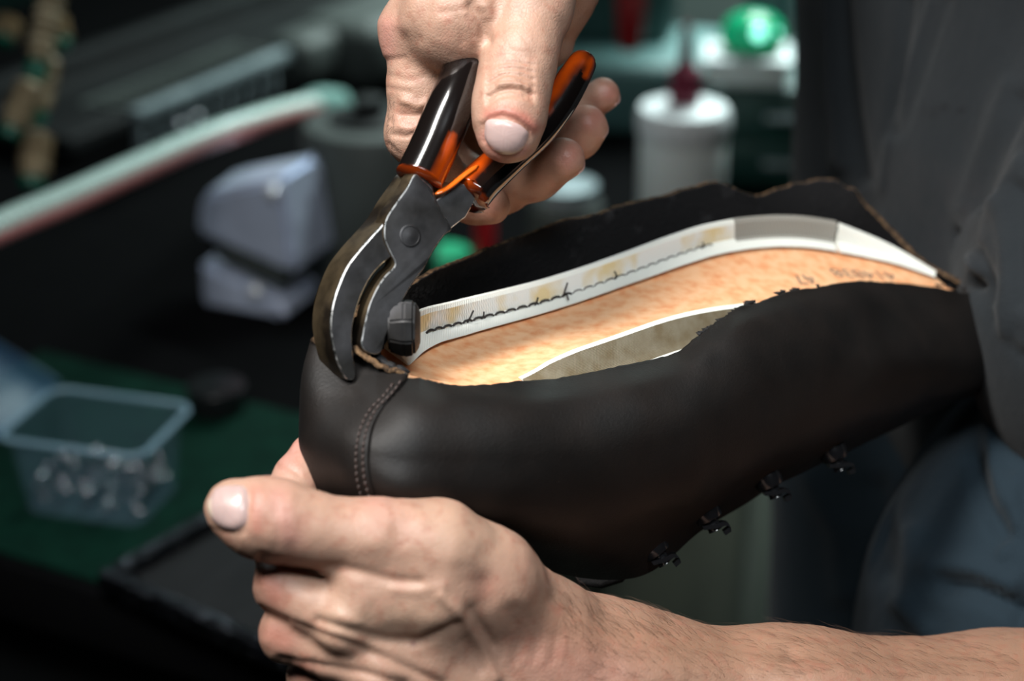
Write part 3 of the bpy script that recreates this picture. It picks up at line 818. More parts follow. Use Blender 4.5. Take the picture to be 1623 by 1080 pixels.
AXES = (axis(-.16, .52, (-.105, .200), HF, .009), axis(-.36, .36, (-.126, .126), HF, .009), axis(.54, 1.22, (.587, .750), HF, .009))
V, Q = surface(AXES, [left_palm, left_thumb, left_index, left_middle, left_ring, left_little, left_arm,
                      right_palm, right_thumb, right_index, right_middle, right_ring, right_little, right_arm, trunk])
V = relax(V, Q, 3, 0.5)
N = normals(V, Q)
px = IW / 2 + V[:, 0] / V[:, 2] * FPX; py = IH / 2 - V[:, 1] / V[:, 2] * FPX
near = (.56, .70)
def B(line, w, dmm, zr=near): brush(V, N, px, py, line, w, dmm / 1000.0 * (.6 if line[0][1] > 700 else 1.0), zr)
# creases and folds over the thumb joint of the right hand
for y, b, w, dm in ((88, 4, 4, -.3), (98, 5, 3.8, -.5), (108, 6, 3.8, -.65), (118, 8, 4, -1.1), (128, 10, 3.8, -.7), (140, 10, 4.4, -1.4), (151, 8, 4.4, -.6)):
    B([(772, y + 12), (790, y + 2), (808, y - 1), (828, y + 1), (844, y + b)], w, dm * 1.15)
B([(790, 133), (815, 128), (838, 138)], 5, .8); B([(798, 121), (822, 117), (842, 126)], 4, .5)
B([(795, 148), (815, 146), (832, 152)], 5, -.5)
B([(792, 60), (812, 80), (830, 96)], 4, -.2); B([(830, 60), (850, 85)], 4, -.2); B([(790, 75), (840, 84)], 3, -.25)
# the nail bed and the fold round it
B([(768, 224), (768, 198), (775, 188), (795, 183), (818, 190), (838, 206), (839, 222)], 3.2, -.55)
B([(764, 190), (778, 180), (797, 175), (822, 182), (846, 202)], 6, .55)
B([(764, 230), (775, 243), (800, 252), (826, 246), (842, 224)], 5, .25)
# web between thumb and index finger
B([(748, 8), (758, 22), (766, 36), (768, 52), (769, 64)], 9, -1.7); B([(770, 10), (776, 24)], 10, .8); B([(742, 28), (750, 42), (752, 58)], 7, -.6)
B([(725, 30), (732, 50), (735, 66)], 8, -.5); B([(700, 20), (740, 14), (765, 20)], 6, -.35)
B([(612, 40), (610, 62), (613, 82)], 16, 1.3); B([(613, 95), (640, 92)], 5, -.35); B([(652, 0), (640, 40)], 12, .7); B([(680, 0), (668, 60)], 14, -.7)
# back of the index finger over its middle joint
for l, w, dm in (([(618, 120), (645, 128), (670, 122)], 6, -.4), ([(640, 160), (662, 168), (676, 163)], 7, 1.1), ([(636, 182), (660, 184), (680, 176)], 5, -.9), ([(628, 200), (655, 206), (668, 198)], 5, .7),
                 ([(622, 214), (645, 217), (660, 208)], 4, -.7), ([(616, 228), (632, 244)], 4, -.4), ([(615, 140), (650, 146)], 4, -.3), ([(617, 190), (628, 200)], 4, -.3)):
    B(l, w, dm)
# pads of the three fingertips
B([(880, 288), (912, 262)], 10, .5, (.66, .75)); B([(893, 262), (900, 250)], 16, .6, (.66, .75)); B([(928, 190), (935, 200)], 16, .6, (.66, .76))
# left hand: thumb, the muscle beside it, tendons and knuckles
B([(394, 767), (397, 785), (394, 815), (388, 842)], 4, -.7); B([(408, 772), (412, 800), (405, 842)], 13, .8)
B([(330, 838), (360, 846), (388, 846)], 4, -.4)
B([(440, 798), (442, 836), (436, 872)], 9, -.45); B([(452, 790), (458, 840)], 6, -.25)
B([(415, 885), (470, 898), (540, 900), (590, 912), (625, 922), (665, 924)], 9, -1.5); B([(625, 935), (665, 936), (700, 930)], 9, .8)
B([(565, 870), (590, 860)], 20, .7); B([(640, 800), (660, 830)], 16, .6); B([(628, 838), (640, 860)], 10, -.5)
B([(505, 985), (560, 1000), (612, 1015), (662, 1018), (705, 1000), (728, 988)], 9, -2.0)
B([(530, 975), (600, 980), (680, 985)], 22, .9); B([(540, 978), (562, 988)], 10, .9)
B([(412, 968), (450, 985), (500, 1004), (560, 1024), (620, 1048), (700, 1085)], 8, -1.6)
B([(445, 1046), (500, 1056), (570, 1066), (640, 1086)], 8, -1.6)
B([(700, 945), (722, 968), (744, 998), (765, 1030), (785, 1075)], 9, 1.7); B([(748, 968), (768, 1000), (782, 1024)], 8, -1.5)
B([(768, 925), (778, 945)], 18, -1.1)
B([(795, 945), (830, 950)], 16, .9); B([(735, 1020), (760, 1062)], 10, -.9)
for k in range(7):
    B([(800 + 16 * k, 975 + 6 * k), (808 + 14 * k, 1010 + 5 * k), (800 + 15 * k, 1050)], 5, -.35 if k % 2 else .3)
B([(880, 950), (930, 975), (1000, 995), (1100, 1012), (1250, 1030)], 16, -1.6, (.58, .75)); B([(1000, 1060), (1250, 1075), (1600, 1075)], 22, .8, (.58, .75)); B([(1250, 1040), (1623, 1042)], 12, -1.2, (.58, .75))
for x, y in ((428, 918), (434, 1000), (480, 1062)):
    B([(x - 8, y - 12), (x - 10, y + 14)], 9, .5); B([(x + 20, y - 18), (x + 16, y + 16)], 5, -.35); B([(x - 22, y - 6), (x - 22, y + 8)], 5, -.3)
B([(440, 738), (462, 744), (474, 752)], 4, -.8, (.6, .7)); B([(452, 716), (470, 724)], 4, -.3, (.6, .7))
# veins and tendons on the back of the hand

# fine folds all over
V = relax(V, Q, 1, .3)
V += N * (0.00016 * vnoise(V * 260, 3) + 0.00022 * vnoise(V * 120, 5))[:, None] * (V[:, 2] < .76)[:, None]
N = normals(V, Q)
px = IW / 2 + V[:, 0] / V[:, 2] * FPX; py = IH / 2 - V[:, 1] / V[:, 2] * FPX
# skin colour that belongs to the skin: red knuckles and pads, paler tendons, brown arm
base = np.array(srgb(170, 135, 116)[:3]); pig = np.tile(base, (len(V), 1))
def P(line, w, col, s, zr=(.56, .78)):
    m = (N[:, 2] < .2) & (V[:, 2] > zr[0]) & (V[:, 2] < zr[1])
    x0 = min(p[0] for p in line) - 3 * w; x1 = max(p[0] for p in line) + 3 * w; y0 = min(p[1] for p in line) - 3 * w; y1 = max(p[1] for p in line) + 3 * w
    i = np.nonzero(m & (px > x0) & (px < x1) & (py > y0) & (py < y1))[0]
    a = (s * np.exp(-(polydist(px[i], py[i], line) / w) ** 2))[:, None]
    pig[i] = pig[i] * (1 - a) + np.array(col[:3]) * a
RED = srgb(168, 94, 82); PINK = srgb(182, 126, 116); PALE = srgb(178, 148, 126); BROWN = srgb(132, 88, 64)
P([(775, 182), (800, 176), (830, 186), (848, 204)], 11, RED, .7); P([(770, 215), (790, 250), (830, 240)], 12, PINK, .7)
P([(612, 40), (612, 80)], 18, PINK, .6); P([(650, 165), (665, 168)], 16, BROWN, .35); P([(640, 190), (655, 200)], 14, RED, .25)
P([(900, 250), (905, 240)], 22, RED, .55); P([(935, 195), (945, 185)], 20, RED, .55); P([(965, 148)], 18, RED, .6); P([(780, 328)], 20, RED, .35); P([(860, 290), (880, 285)], 30, BROWN, .35)
P([(800, 120), (830, 130)], 26, BROWN, .22)
P([(405, 780), (408, 838)], 13, RED, .45); P([(440, 790), (460, 850)], 22, PINK, .5); P([(600, 800), (640, 830)], 30, PINK, .5); P([(628, 845)], 16, BROWN, .3)
P([(425, 920), (436, 945)], 24, RED, .5); P([(432, 1005), (450, 1015)], 24, RED, .5); P([(480, 1065)], 20, RED, .5); P([(452, 730), (470, 705)], 24, PINK, .6)
P([(540, 985), (680, 985)], 40, PALE, .5); P([(640, 825), (760, 850)], 50, PALE, .4); P([(770, 930)], 24, RED, .25)
P([(900, 1010), (1623, 1050)], 80, srgb(140, 105, 83), .75); P([(860, 1050), (960, 1080)], 60, PINK, .3)
P([(655, 1020)], 5, srgb(84, 36, 46), .6)
mott = vnoise(V * 190, 9) * .5 + vnoise(V * 420, 10) * .5
pig = pig * (1 + .05 * mott)[:, None]; a = np.clip(mott - .25, 0, 1)[:, None] * .35; pig = pig * (1 - a) + np.array(RED[:3]) * a
body = quad_obj('body', cw(V), Q, M['skin'], person)
point_color(body.data, 'pigment', pig)
BODY = bvh_of(body)

def nail(name, outline, free, rings=7, lift=.0010, dome=.0007):
    """a nail lying on the fingertip; free: direction (pixels) of the free edge"""
    cx_, cy_ = np.mean(outline, 0)
    o = catmull(np.array(outline), 40, True)
    Vn = []; Fn = []
    def at(x, y, r):
        p, n = hit(BODY, x, y)
        if p is None:
            q = BODY.find_nearest(Vector(W(x, y, .605 if x < 500 else .66))); p, n = np.array(q[0]), np.array(q[1])
        return p, n
    p, n = at(cx_, cy_, 0); Vn.append(p + n * (lift + dome))
    for i in range(1, rings + 1):
        r = i / rings
        for q in o:
            x, y = cx_ + (q[0] - cx_) * r, cy_ + (q[1] - cy_) * r
            p, n = at(x, y, r); Vn.append(p + n * (lift * (1 if i < rings else -.6) + dome * (1 - r * r)))
    m = len(o)
    for k in range(m): Fn.append((0, 1 + (k + 1) % m, 1 + k))
    for i in range(rings - 1):
        for k in range(m):
            a = 1 + i * m + k; b = 1 + i * m + (k + 1) % m; Fn.append((a, b, b + m, a + m))
    Vn = np.array(Vn)
    for _ in range(2):                                   # even out the ripple of the skin underneath
        W2 = Vn.copy()
        for i in range(1, rings):
            for k in range(m):
                W2[1 + (i - 1) * m + k] = (Vn[1 + (i - 1) * m + k] * 2 + Vn[1 + (i - 1) * m + (k + 1) % m] + Vn[1 + (i - 1) * m + (k - 1) % m] + Vn[1 + i * m + k] + Vn[0 if i == 1 else 1 + (i - 2) * m + k]) / 6
        Vn = W2
    ob = mesh_obj(name, Vn, Fn, M['nail'], person)
    nx, ny, _ = pix(Vn)
    fr = np.array(free, float); fr /= np.linalg.norm(fr)
    t = (nx - cx_) * fr[0] + (ny - cy_) * fr[1]; t = (t - t.min()) / (t.max() - t.min())
    c = np.tile(np.array(srgb(176, 151, 146)[:3]), (len(Vn), 1))
    tip = np.clip((t - .90) / .06, 0, 1)[:, None]; lun = np.clip((.16 - t) / .14, 0, 1)[:, None] * .6
    c = c * (1 - tip) + np.array(srgb(210, 194, 172)[:3]) * tip; c = c * (1 - lun) + np.array(srgb(188, 170, 164)[:3]) * lun
    side = (nx - cx_) * fr[1] - (ny - cy_) * fr[0]
    c *= (1 + .05 * np.sin(side * 1.1))[:, None]
    point_color(ob.data, 'pigment', c)
    return ob
nail('thumb_nail', [(767, 220), (767, 203), (770, 192), (782, 187), (800, 187), (820, 193), (836, 206), (839, 216), (834, 234), (822, 244), (805, 248), (788, 244), (775, 234)], (-.1, 1))
nail('thumb_nail', [(327, 802), (330, 784), (342, 771), (366, 767), (390, 769), (396, 785), (395, 810), (390, 836), (374, 845), (352, 841), (336, 828), (329, 814)], (-1, .1))
def shell_nail(tip, back, dorsal, r, length):
    """a nail on the far side of a fingertip, round the finger's own axis"""
    c = K(*tip); ax = c - K(*back); ax /= np.linalg.norm(ax)
    d = np.array(dorsal, float); d -= ax * (d @ ax); d /= np.linalg.norm(d); s_ = np.cross(ax, d)
    Vn = []; n = 11; m = 9
    for j in range(m):
        t = j / (m - 1.0); w = .95 - .25 * abs(t - .35) ** 2
        for i in range(n):
            f = (i / (n - 1.0) - .5) * 2 * w
            rr = r * (1.0 - .16 * max(0, t - .45) ** 1.4)
            Vn.append(c + ax * ((t - .55) * length) + rr * (math.cos(f) * d + math.sin(f) * s_))
    ob = mesh_obj('finger_nail', cw(np.array(Vn)), grid_faces(m, n), M['nail'], person)
    md = ob.modifiers.new('t', 'SOLIDIFY'); md.thickness = .0005
    point_color(ob.data, 'pigment', np.tile(np.array(srgb(180, 142, 134)[:3]), (len(Vn), 1)))
shell_nail((893, 252, .701), (850, 277, .709), (.55, -.45, .6), .0077, .0085)
shell_nail((930, 200, .720), (890, 232, .729), (.6, -.4, .55), .0077, .0085)
shell_nail((955, 150, .738), (915, 178, .746), (.6, -.4, .55), .0065, .0075)

# short dark hairs on the forearm and the back of the index finger
rng = np.random.RandomState(4)
Vh = []; Fh = []
def hairs(n, xr, yr, ang, length, rad):
    for _ in range(n):
        x, y = rng.uniform(*xr), rng.uniform(*yr)
        p, nn = hit(BODY, x, y)
        if p is None: continue
        a = ang + rng.normal(0, .35)
        d = AX[0] * math.cos(a) - AX[1] * math.sin(a)
        d = d - nn * (d @ nn); d /= np.linalg.norm(d) + 1e-9
        l = length * rng.uniform(.5, 1.2); side = np.cross(d, nn)
        pts = [p - nn * .0004, p + d * l * .4 + nn * l * .09, p + d * l * .75 + nn * l * .10 + side * l * rng.uniform(-.1, .1), p + d * l + nn * l * .07 + side * l * rng.uniform(-.2, .2)]
        v, f = tube_arrays(pts, [rad, rad, rad * .7, rad * .15], 4)
        o = len(Vh); Vh.extend(v); Fh.extend([tuple(i + o for i in q) for q in f])
hairs(300, (940, 1290), (960, 1080), math.radians(200), .011, .000026)
hairs(280, (1250, 1623), (1005, 1075), math.radians(190), .012, .000026)
hairs(150, (900, 1150), (955, 1020), math.radians(215), .011, .000036)
hairs(40, (610, 626), (150, 240), math.radians(120), .005, .00004)
tag(mesh_obj('arm_hair', Vh, Fh, M['arm_hair'], person), kind='stuff')

# ------------------------------------------------------------------ clothes
def cloth(name, axes, groups, mat_, folds, colours, base, relaxn=2, noise=((30, .0008), (90, .0003))):
    V, Q = surface(axes, groups); V = relax(V, Q, relaxn, .5); N = normals(V, Q)
    px = IW / 2 + V[:, 0] / V[:, 2] * FPX; py = IH / 2 - V[:, 1] / V[:, 2] * FPX
    for line, w, dm in folds: brush(V, N, px, py, line, w, dm / 1000.0)
    for sc_, am in noise: V = V + N * (am * vnoise(V * np.array([sc_, sc_ * .45, sc_]), int(sc_)))[:, None]
    N = normals(V, Q)
    c = np.tile(np.array(base[:3]), (len(V), 1))
    px = IW / 2 + V[:, 0] / V[:, 2] * FPX; py = IH / 2 - V[:, 1] / V[:, 2] * FPX
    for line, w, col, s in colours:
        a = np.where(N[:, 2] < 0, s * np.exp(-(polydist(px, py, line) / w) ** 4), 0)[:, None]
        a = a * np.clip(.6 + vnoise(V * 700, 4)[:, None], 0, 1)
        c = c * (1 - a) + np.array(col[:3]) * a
    o = quad_obj(name, cw(V), Q, mat_, person); point_color(o.data, 'pigment', c)
    return o
SH_BASE = srgb(37, 41, 44)
sh = [(chain([(1812, -260, .96, .150), (1790, -60, .985, .152), (1770, 330, 1.035, .155), (1780, 620, 1.07, .155)], .05), .03),
      (chain([(2060, -300, .87, .150), (2010, -40, .90, .152), (1925, 330, .945, .155), (1910, 560, .965, .150)], .05), .016),
      (chain([(1905, 330, .88, .10), (1890, 470, .885, .10)], .05), .05),
      (chain([(1650, 432, .835, .030), (1690, 500, .815, .034), (1722, 570, .808, .034), (1765, 622, .815, .036)], .02), .018),
      (chain([(1800, 300, .80, .05), (1820, 480, .79, .06), (1850, 620, .80, .06)], .03), .03),
      (chain([(1990, -280, .800, .070), (1975, 40, .795, .066), (1950, 420, .775, .060)], .03), .02)]
folds = [([(1440, 0), (1425, 110), (1412, 210)], 10, -3.5), ([(1335, -20), (1342, 90), (1352, 180), (1368, 280)], 12, -5), ([(1312, -20), (1318, 120), (1330, 260)], 16, 3.5),
         ([(1475, 0), (1442, 110), (1412, 200), (1398, 300)], 6, 1.6), ([(1500, 0), (1462, 110), (1428, 210)], 8, -1.2),
         ([(1620, 160), (1580, 240), (1550, 320), (1535, 390)], 16, -4), ([(1600, 140), (1560, 240), (1530, 330)], 20, 2.5), ([(1622, 260), (1570, 350), (1556, 420)], 16, 4),
         ([(1516, 370), (1522, 400), (1532, 430), (1545, 448)], 7, -5), ([(1530, 360), (1538, 395), (1552, 430)], 8, 3.5), ([(1560, 400), (1568, 440), (1572, 470)], 9, -4),
         ([(1590, 330), (1600, 430), (1595, 520)], 14, 3), ([(1618, 300), (1614, 400), (1623, 480)], 10, -4), ([(1548, 450), (1580, 500), (1623, 560)], 14, -3), ([(1570, 470), (1600, 530), (1623, 550)], 12, 2.5),
         ([(1400, 345), (1440, 392), (1490, 430)], 10, 1.0)]
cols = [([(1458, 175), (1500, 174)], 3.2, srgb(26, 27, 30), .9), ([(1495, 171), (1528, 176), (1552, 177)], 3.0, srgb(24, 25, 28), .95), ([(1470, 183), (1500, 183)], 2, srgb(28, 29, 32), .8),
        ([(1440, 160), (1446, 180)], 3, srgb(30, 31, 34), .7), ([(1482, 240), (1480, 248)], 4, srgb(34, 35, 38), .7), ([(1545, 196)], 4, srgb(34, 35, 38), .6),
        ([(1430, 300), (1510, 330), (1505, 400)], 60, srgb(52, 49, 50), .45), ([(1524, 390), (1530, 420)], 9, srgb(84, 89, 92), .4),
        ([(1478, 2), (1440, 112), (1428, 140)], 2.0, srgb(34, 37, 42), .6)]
M['shirt_c'] = pm('shirt_cloth', SH_BASE, 0.88, spec=0.12, sheen=0.08, attr='pigment', var=(24, srgb(30, 34, 37), 6, .4, .9), bump=[('noise', 1100, 0.35, 0.0008), ('noise', 160, .25, .002)])
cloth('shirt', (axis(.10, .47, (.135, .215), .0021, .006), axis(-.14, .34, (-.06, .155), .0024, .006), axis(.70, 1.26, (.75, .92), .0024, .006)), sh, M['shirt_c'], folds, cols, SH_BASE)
TR_BASE = srgb(31, 43, 51)
tr = [(chain([(1855, 620, .868, .062), (1818, 740, .862, .066), (1762, 870, .852, .076), (1700, 1000, .845, .080), (1690, 1200, .87, .084), (1700, 1600, .98, .08), (1700, 2300, 1.22, .07)], .04), .02),
      (chain([(1530, 560, 1.055, .085), (1505, 760, 1.075, .086), (1492, 1000, 1.10, .086), (1490, 1300, 1.16, .085), (1490, 2300, 1.42, .07)], .04), .02),
      (chain([(1800, 480, 1.0, .12), (1800, 680, 1.02, .12)], .04), .04)]
tfolds = [([(1500, 925), (1545, 930), (1585, 948), (1612, 962)], 16, -7), ([(1480, 900), (1540, 905), (1600, 930)], 20, 4), ([(1545, 730), (1560, 790), (1590, 845), (1606, 850)], 14, -4.5),
          ([(1572, 650), (1578, 740), (1596, 800)], 14, 4), ([(1612, 760), (1610, 850), (1590, 880)], 10, 3), ([(1575, 640), (1623, 655)], 10, -4), ([(1430, 960), (1470, 1000)], 16, 3),
          ([(1623, 930), (1612, 1000)], 8, -4), ([(1290, 760), (1330, 840), (1340, 940)], 22, 4), ([(1390, 780), (1400, 900)], 24, -4), ([(1450, 850), (1445, 950)], 20, 3)]
M['trousers_c'] = pm('trouser_cloth', TR_BASE, 0.88, spec=0.12, sheen=0.08, attr='pigment', var=(20, srgb(28, 39, 46), 5, .4, .9), bump=[('noise', 1000, 0.3, 0.0008), ('noise', 120, .25, .002)])
cloth('trousers', (axis(.09, .55, (.12, .215), .0028, .012), axis(-.80, .12, (-.15, .02), .0028, .014), axis(.72, 1.60, (.755, .90), .0028, .014)), tr, M['trousers_c'], tfolds, [], TR_BASE)

# ------------------------------------------------------------------ room shell
M['wall_paint'] = pm('wall_paint', srgb(150, 162, 158), .8, var=(3, srgb(132, 146, 142), 5))
M['floor_concrete'] = pm('floor_concrete', srgb(70, 72, 66), .7, var=(4, srgb(52, 54, 50), 8), bump=[('noise', 60, .2, .004)])
M['bench_wood'] = pm('bench_wood', srgb(10, 10, 11), .9, spec=.02, var=(30, srgb(9, 9, 10), 5))
M['green_mat'] = pm('green_mat', srgb(8, 38, 29), .85, spec=.04, var=(60, srgb(6, 30, 23), 5), bump=[('noise', 500, .15, .001)])
M['tray_black'] = pm('tray_black', srgb(120, 126, 136), .24, metal=.95, var=(260, srgb(22, 24, 28), 6, .32, .46), bump=[('noise', 700, .9, .0020)], rvar=(60, .12, .3))
M['tray_floor'] = pm('tray_floor', srgb(22, 22, 24), .7, spec=.15, var=(26, srgb(14, 14, 16), 6), stretch=(6, 1, 1))
M['clear_plastic'] = pm('clear_plastic', srgb(96, 124, 140), .22, spec=.4, alpha=.12)
M['clear_rim'] = pm('clear_rim', srgb(130, 160, 176), .25, spec=.5, alpha=.5)
M['clear_lid'] = pm('clear_lid', srgb(60, 100, 132), .3, spec=.4, alpha=.30)
M['tack_steel'] = pm('tack_steel', srgb(180, 182, 186), .16, metal=1)
M['dark_machine'] = pm('dark_machine', srgb(22, 24, 25), .45, var=(14, srgb(16, 17, 18), 5))
M['grey_metal'] = pm('grey_metal', srgb(170, 184, 188), .4, metal=.5, var=(20, srgb(130, 144, 148), 5))
M['silver'] = pm('silver', srgb(208, 218, 240), .34, metal=.35, bump=[('noise', 60, .35, .006)])
M['bolt_bright'] = pm('bolt_bright', srgb(246, 250, 255), .32, metal=.6)  # near-white, so the small added heads read as highlights
M['drum_grey'] = pm('drum_grey', srgb(74, 80, 77), .6, var=(16, srgb(58, 64, 62), 5))
M['tan_wood'] = pm('tan_wood', srgb(196, 178, 146), .5, var=(60, srgb(150, 132, 104), 5), bump=[('Z', 90, .4, .002)])
M['green_band'] = pm('green_band', srgb(16, 104, 82), .4)
M['cabinet_green'] = pm('cabinet_green', srgb(22, 62, 56), .5, var=(8, srgb(18, 52, 47), 4))
M['pale_green'] = pm('pale_green', srgb(120, 160, 152), .4)
M['white_plastic'] = pm('white_plastic', srgb(214, 222, 220), .45, sss=.1)
M['white_lid'] = pm('white_lid', srgb(226, 232, 234), .4)
M['maroon'] = pm('maroon', srgb(110, 36, 56), .35)
M['red_plastic'] = pm('red_plastic', srgb(150, 22, 28), .35)
M['green_plastic'] = pm('green_plastic', srgb(8, 156, 108), .4)
M['teal_paint'] = pm('teal_paint', srgb(88, 124, 122), .5, var=(10, srgb(72, 106, 105), 4))
M['teal_dark'] = pm('teal_dark', srgb(46, 78, 76), .5, var=(10, srgb(36, 64, 62), 4))
M['olive_metal'] = pm('olive_metal', srgb(104, 106, 92), .6, var=(6, srgb(84, 86, 76), 5))
M['pale_panel'] = pm('pale_panel', srgb(150, 164, 152), .6)
M['lamp_green'] = pm('lamp_green', srgb(10, 140, 96), .2, emit=(srgb(12, 170, 116), .35))  # the dome's bright green sheen put in as emission
M['lamp_lens'] = pm('lamp_lens', srgb(160, 255, 226), .2, emit=(srgb(150, 255, 228), 2.2))  # highlights of the green dome, made to glow
M['hose'] = pm('hose', srgb(150, 190, 176), .32, attr='tint', coat=.3)

def room_box(name, loc, size, m, kind='structure'):
    bm = bmesh.new(); box_bm(bm, *size); o = bm_obj(name, bm, m); o.location = loc; return tag(o, kind=kind)
room_box('floor', (0, 1.6, -.05), (6.0, 5.2, .05), M['floor_concrete'])
room_box('wall_back', (0, 3.75, 0), (6.0, .1, 2.8), M['wall_paint'])

ZB = .91
E2 = math.radians(-28); e2 = np.array([math.cos(E2), math.sin(E2), 0]); e1 = np.array([-math.sin(E2), math.cos(E2), 0])
def frame(o, ang=E2): return Matrix.Translation(Vector(o)) @ Matrix.Rotation(ang, 4, 'Z')
def part(name, root, m, build, smooth=True, angle=40):
    bm = bmesh.new(); build(bm); return bm_obj(name, bm, m, root, smooth=smooth, local=True, angle=angle)

# workbench: corner near the worker
bench = thing('workbench', 'black topped workbench running back from under the hands to the machines', 'workbench', (-.085, .893, 0), E2)
part('worktop', bench, M['bench_wood'], lambda b: box_bm(b, 1.1, 1.22, .04, Matrix.Translation((-.55, .61, ZB - .04)), .004))
for x in (-1.04, -.06):
    for y in (.08, 1.14): part('leg', bench, M['dark_machine'], lambda b, x=x, y=y: box_bm(b, .07, .07, ZB - .04, Matrix.Translation((x, y, 0)), .004))
part('apron', bench, M['dark_machine'], lambda b: box_bm(b, .95, .03, .16, Matrix.Translation((-.55, .06, ZB - .20)), .003))
part('side_panel', bench, M['olive_metal'], lambda b: box_bm(b, .02, 1.1, .74, Matrix.Translation((-.02, .62, .12)), .003))
part('side_door', bench, M['pale_panel'], lambda b: box_bm(b, .012, .115, .56, Matrix.Translation((-.004, .655, .27)), .002))
part('side_door', bench, M['olive_metal'], lambda b: box_bm(b, .012, .26, .56, Matrix.Translation((-.004, .44, .27)), .002))
ptm = on_level(150, 800, ZB)
mat_o = thing('cutting_mat', 'dark green cutting mat on the bench under the plastic box', 'mat', tuple(on_level(0, 888, ZB)), E2)
part('sheet', mat_o, M['green_mat'], lambda b: box_bm(b, .40, .235, .003, Matrix.Translation((.03, .1225, .0)), .001))

# black metal tray
A = on_level(150, 905, ZB + .019)
tray = thing('metal_tray', 'black metal tray with a scuffed shiny rim at the front of the bench', 'tray', (A[0], A[1], ZB + .0032), math.radians(-36))
TW, TD, TH = .190, .36, .016
def tray_rim(b):
    for sx_, sy_, x, y in ((TW, .009, TW / 2, .0045), (TW, .009, TW / 2, TD - .0045), (.009, TD - .018, .0045, TD / 2), (.009, TD - .018, TW - .0045, TD / 2)):
        box_bm(b, sx_, sy_, TH, Matrix.Translation((x, y, 0)), .0034, 4)
part('rim', tray, M['tray_black'], tray_rim)
part('base', tray, M['tray_floor'], lambda b: box_bm(b, TW - .016, TD - .016, .004, Matrix.Translation((TW / 2, TD / 2, .001))))

# open plastic box of tacks
bx = on_level(164, 796, ZB)
bxr = thing('plastic_box', 'open clear plastic box of steel tacks on the green mat', 'box', (bx[0], bx[1], ZB + .0032), math.radians(-16))
BW, BD, BH = .090, .070, .050
def shell(b):
    o0 = [(-1, -1), (1, -1), (1, 1), (-1, 1)]
    def ring(w, d, z, r=.010):
        out = []
        for cx_, cy_, a0 in ((w - r, d - r, 0), (-(w - r), d - r, 90), (-(w - r), -(d - r), 180), (w - r, -(d - r), 270)):
            for k in range(6):
                a = math.radians(a0 + k * 18); out.append(b.verts.new((cx_ + r * math.cos(a), cy_ + r * math.sin(a), z)))
        return out
    rr = [ring(BW / 2 * .86, BD / 2 * .86, 0), ring(BW / 2 * .97, BD / 2 * .97, BH * .85), ring(BW / 2 * .98, BD / 2 * .98, BH), ring(BW / 2 * 1.04, BD / 2 * 1.04, BH), ring(BW / 2 * 1.04, BD / 2 * 1.04, BH - .002),
          ring(BW / 2 * .95, BD / 2 * .95, BH - .002), ring(BW / 2 * .85, BD / 2 * .85, .0016)]
    rr = [rr[0], rr[1], rr[2], rr[3], ring(BW / 2 * 1.04, BD / 2 * 1.04, BH + .0012), ring(BW / 2 * .955, BD / 2 * .955, BH + .0012), rr[6]]
    for a, c in zip(rr, rr[1:]):
        for k in range(24): b.faces.new((a[k], a[(k + 1) % 24], c[(k + 1) % 24], c[k]))
    b.faces.new(list(reversed(rr[0]))); b.faces.new(rr[-1])
    loose = [v for v in b.verts if not v.link_faces]
    bmesh.ops.delete(b, geom=loose, context='VERTS')
part('shell', bxr, M['clear_plastic'], shell)
def rim_(b):
    pts = []
    w, d, r = BW / 2 * 1.05, BD / 2 * 1.05, .011
    for cx_, cy_, a0 in ((w - r, d - r, 0), (-(w - r), d - r, 90), (-(w - r), -(d - r), 180), (w - r, -(d - r), 270)):
        for k in range(7): a = math.radians(a0 + k * 15); pts.append((cx_ + r * math.cos(a), cy_ + r * math.sin(a), BH + .002))
    n = len(pts); rings = []
    for i, p in enumerate(pts):
        t = Vector(pts[(i + 1) % n]) - Vector(pts[i - 1]); t.normalize(); s_ = t.cross(Vector((0, 0, 1)))
        rings.append([b.verts.new(Vector(p) + s_ * (.0022 * math.cos(q)) + Vector((0, 0, .0016 * math.sin(q)))) for q in np.linspace(0, 2 * math.pi, 8, endpoint=False)])
    for i in range(n):
        for k in range(8): b.faces.new((rings[i][k], rings[i][(k + 1) % 8], rings[(i + 1) % n][(k + 1) % 8], rings[(i + 1) % n][k]))
part('rim', bxr, M['clear_rim'], rim_)
def lid(b):
    R = Matrix.Translation((-BW / 2 - .002, 0, BH + .001)) @ Matrix.Rotation(math.radians(-152), 4, 'Y')
    box_bm(b, BW, BD * 1.05, .0022, R @ Matrix.Translation((BW / 2, 0, 0)), .0008)
    for sx_, sy_, x, y in ((BW, .002, BW / 2, -BD * .52), (BW, .002, BW / 2, BD * .52), (.002, BD * 1.03, BW - .001, 0)):
        box_bm(b, sx_, sy_, .008, R @ Matrix.Translation((x, y, -.008)), .0006)
part('lid', bxr, M['clear_lid'], lid)
def tack_mesh(b):
    lathe_bm(b, [(.0001, -.0070), (.0009, -.004), (.0010, 0), (.0038, .0001), (.0034, .0010), (.0014, .0016), (0, .0017)], 12)
tb = bmesh.new(); tack_mesh(tb); tack0 = bm_obj('steel_tack', tb, M['tack_steel'], smooth=True)
tag(tack0, 'small shiny steel tack lying in the open plastic box', 'tack', 'steel tacks in the plastic box')
n_ = 0
for lay in range(3):
    for i in range(5):
        for j in range(4):
            o = tack0 if n_ == 0 else tack0.copy()
            if n_: COL.objects.link(o)
            lx = -.031 + i * .0155 + random.uniform(-.002, .002); ly = -.021 + j * .014 + random.uniform(-.002, .002)
            p = frame((bx[0], bx[1], ZB + .0032), math.radians(-16)) @ Vector((lx, ly, .0062 + lay * .0072))
            o.location = p; o.rotation_euler = (random.uniform(1.2, 1.9), random.uniform(-.3, .3), random.uniform(0, 6.3)); n_ += 1

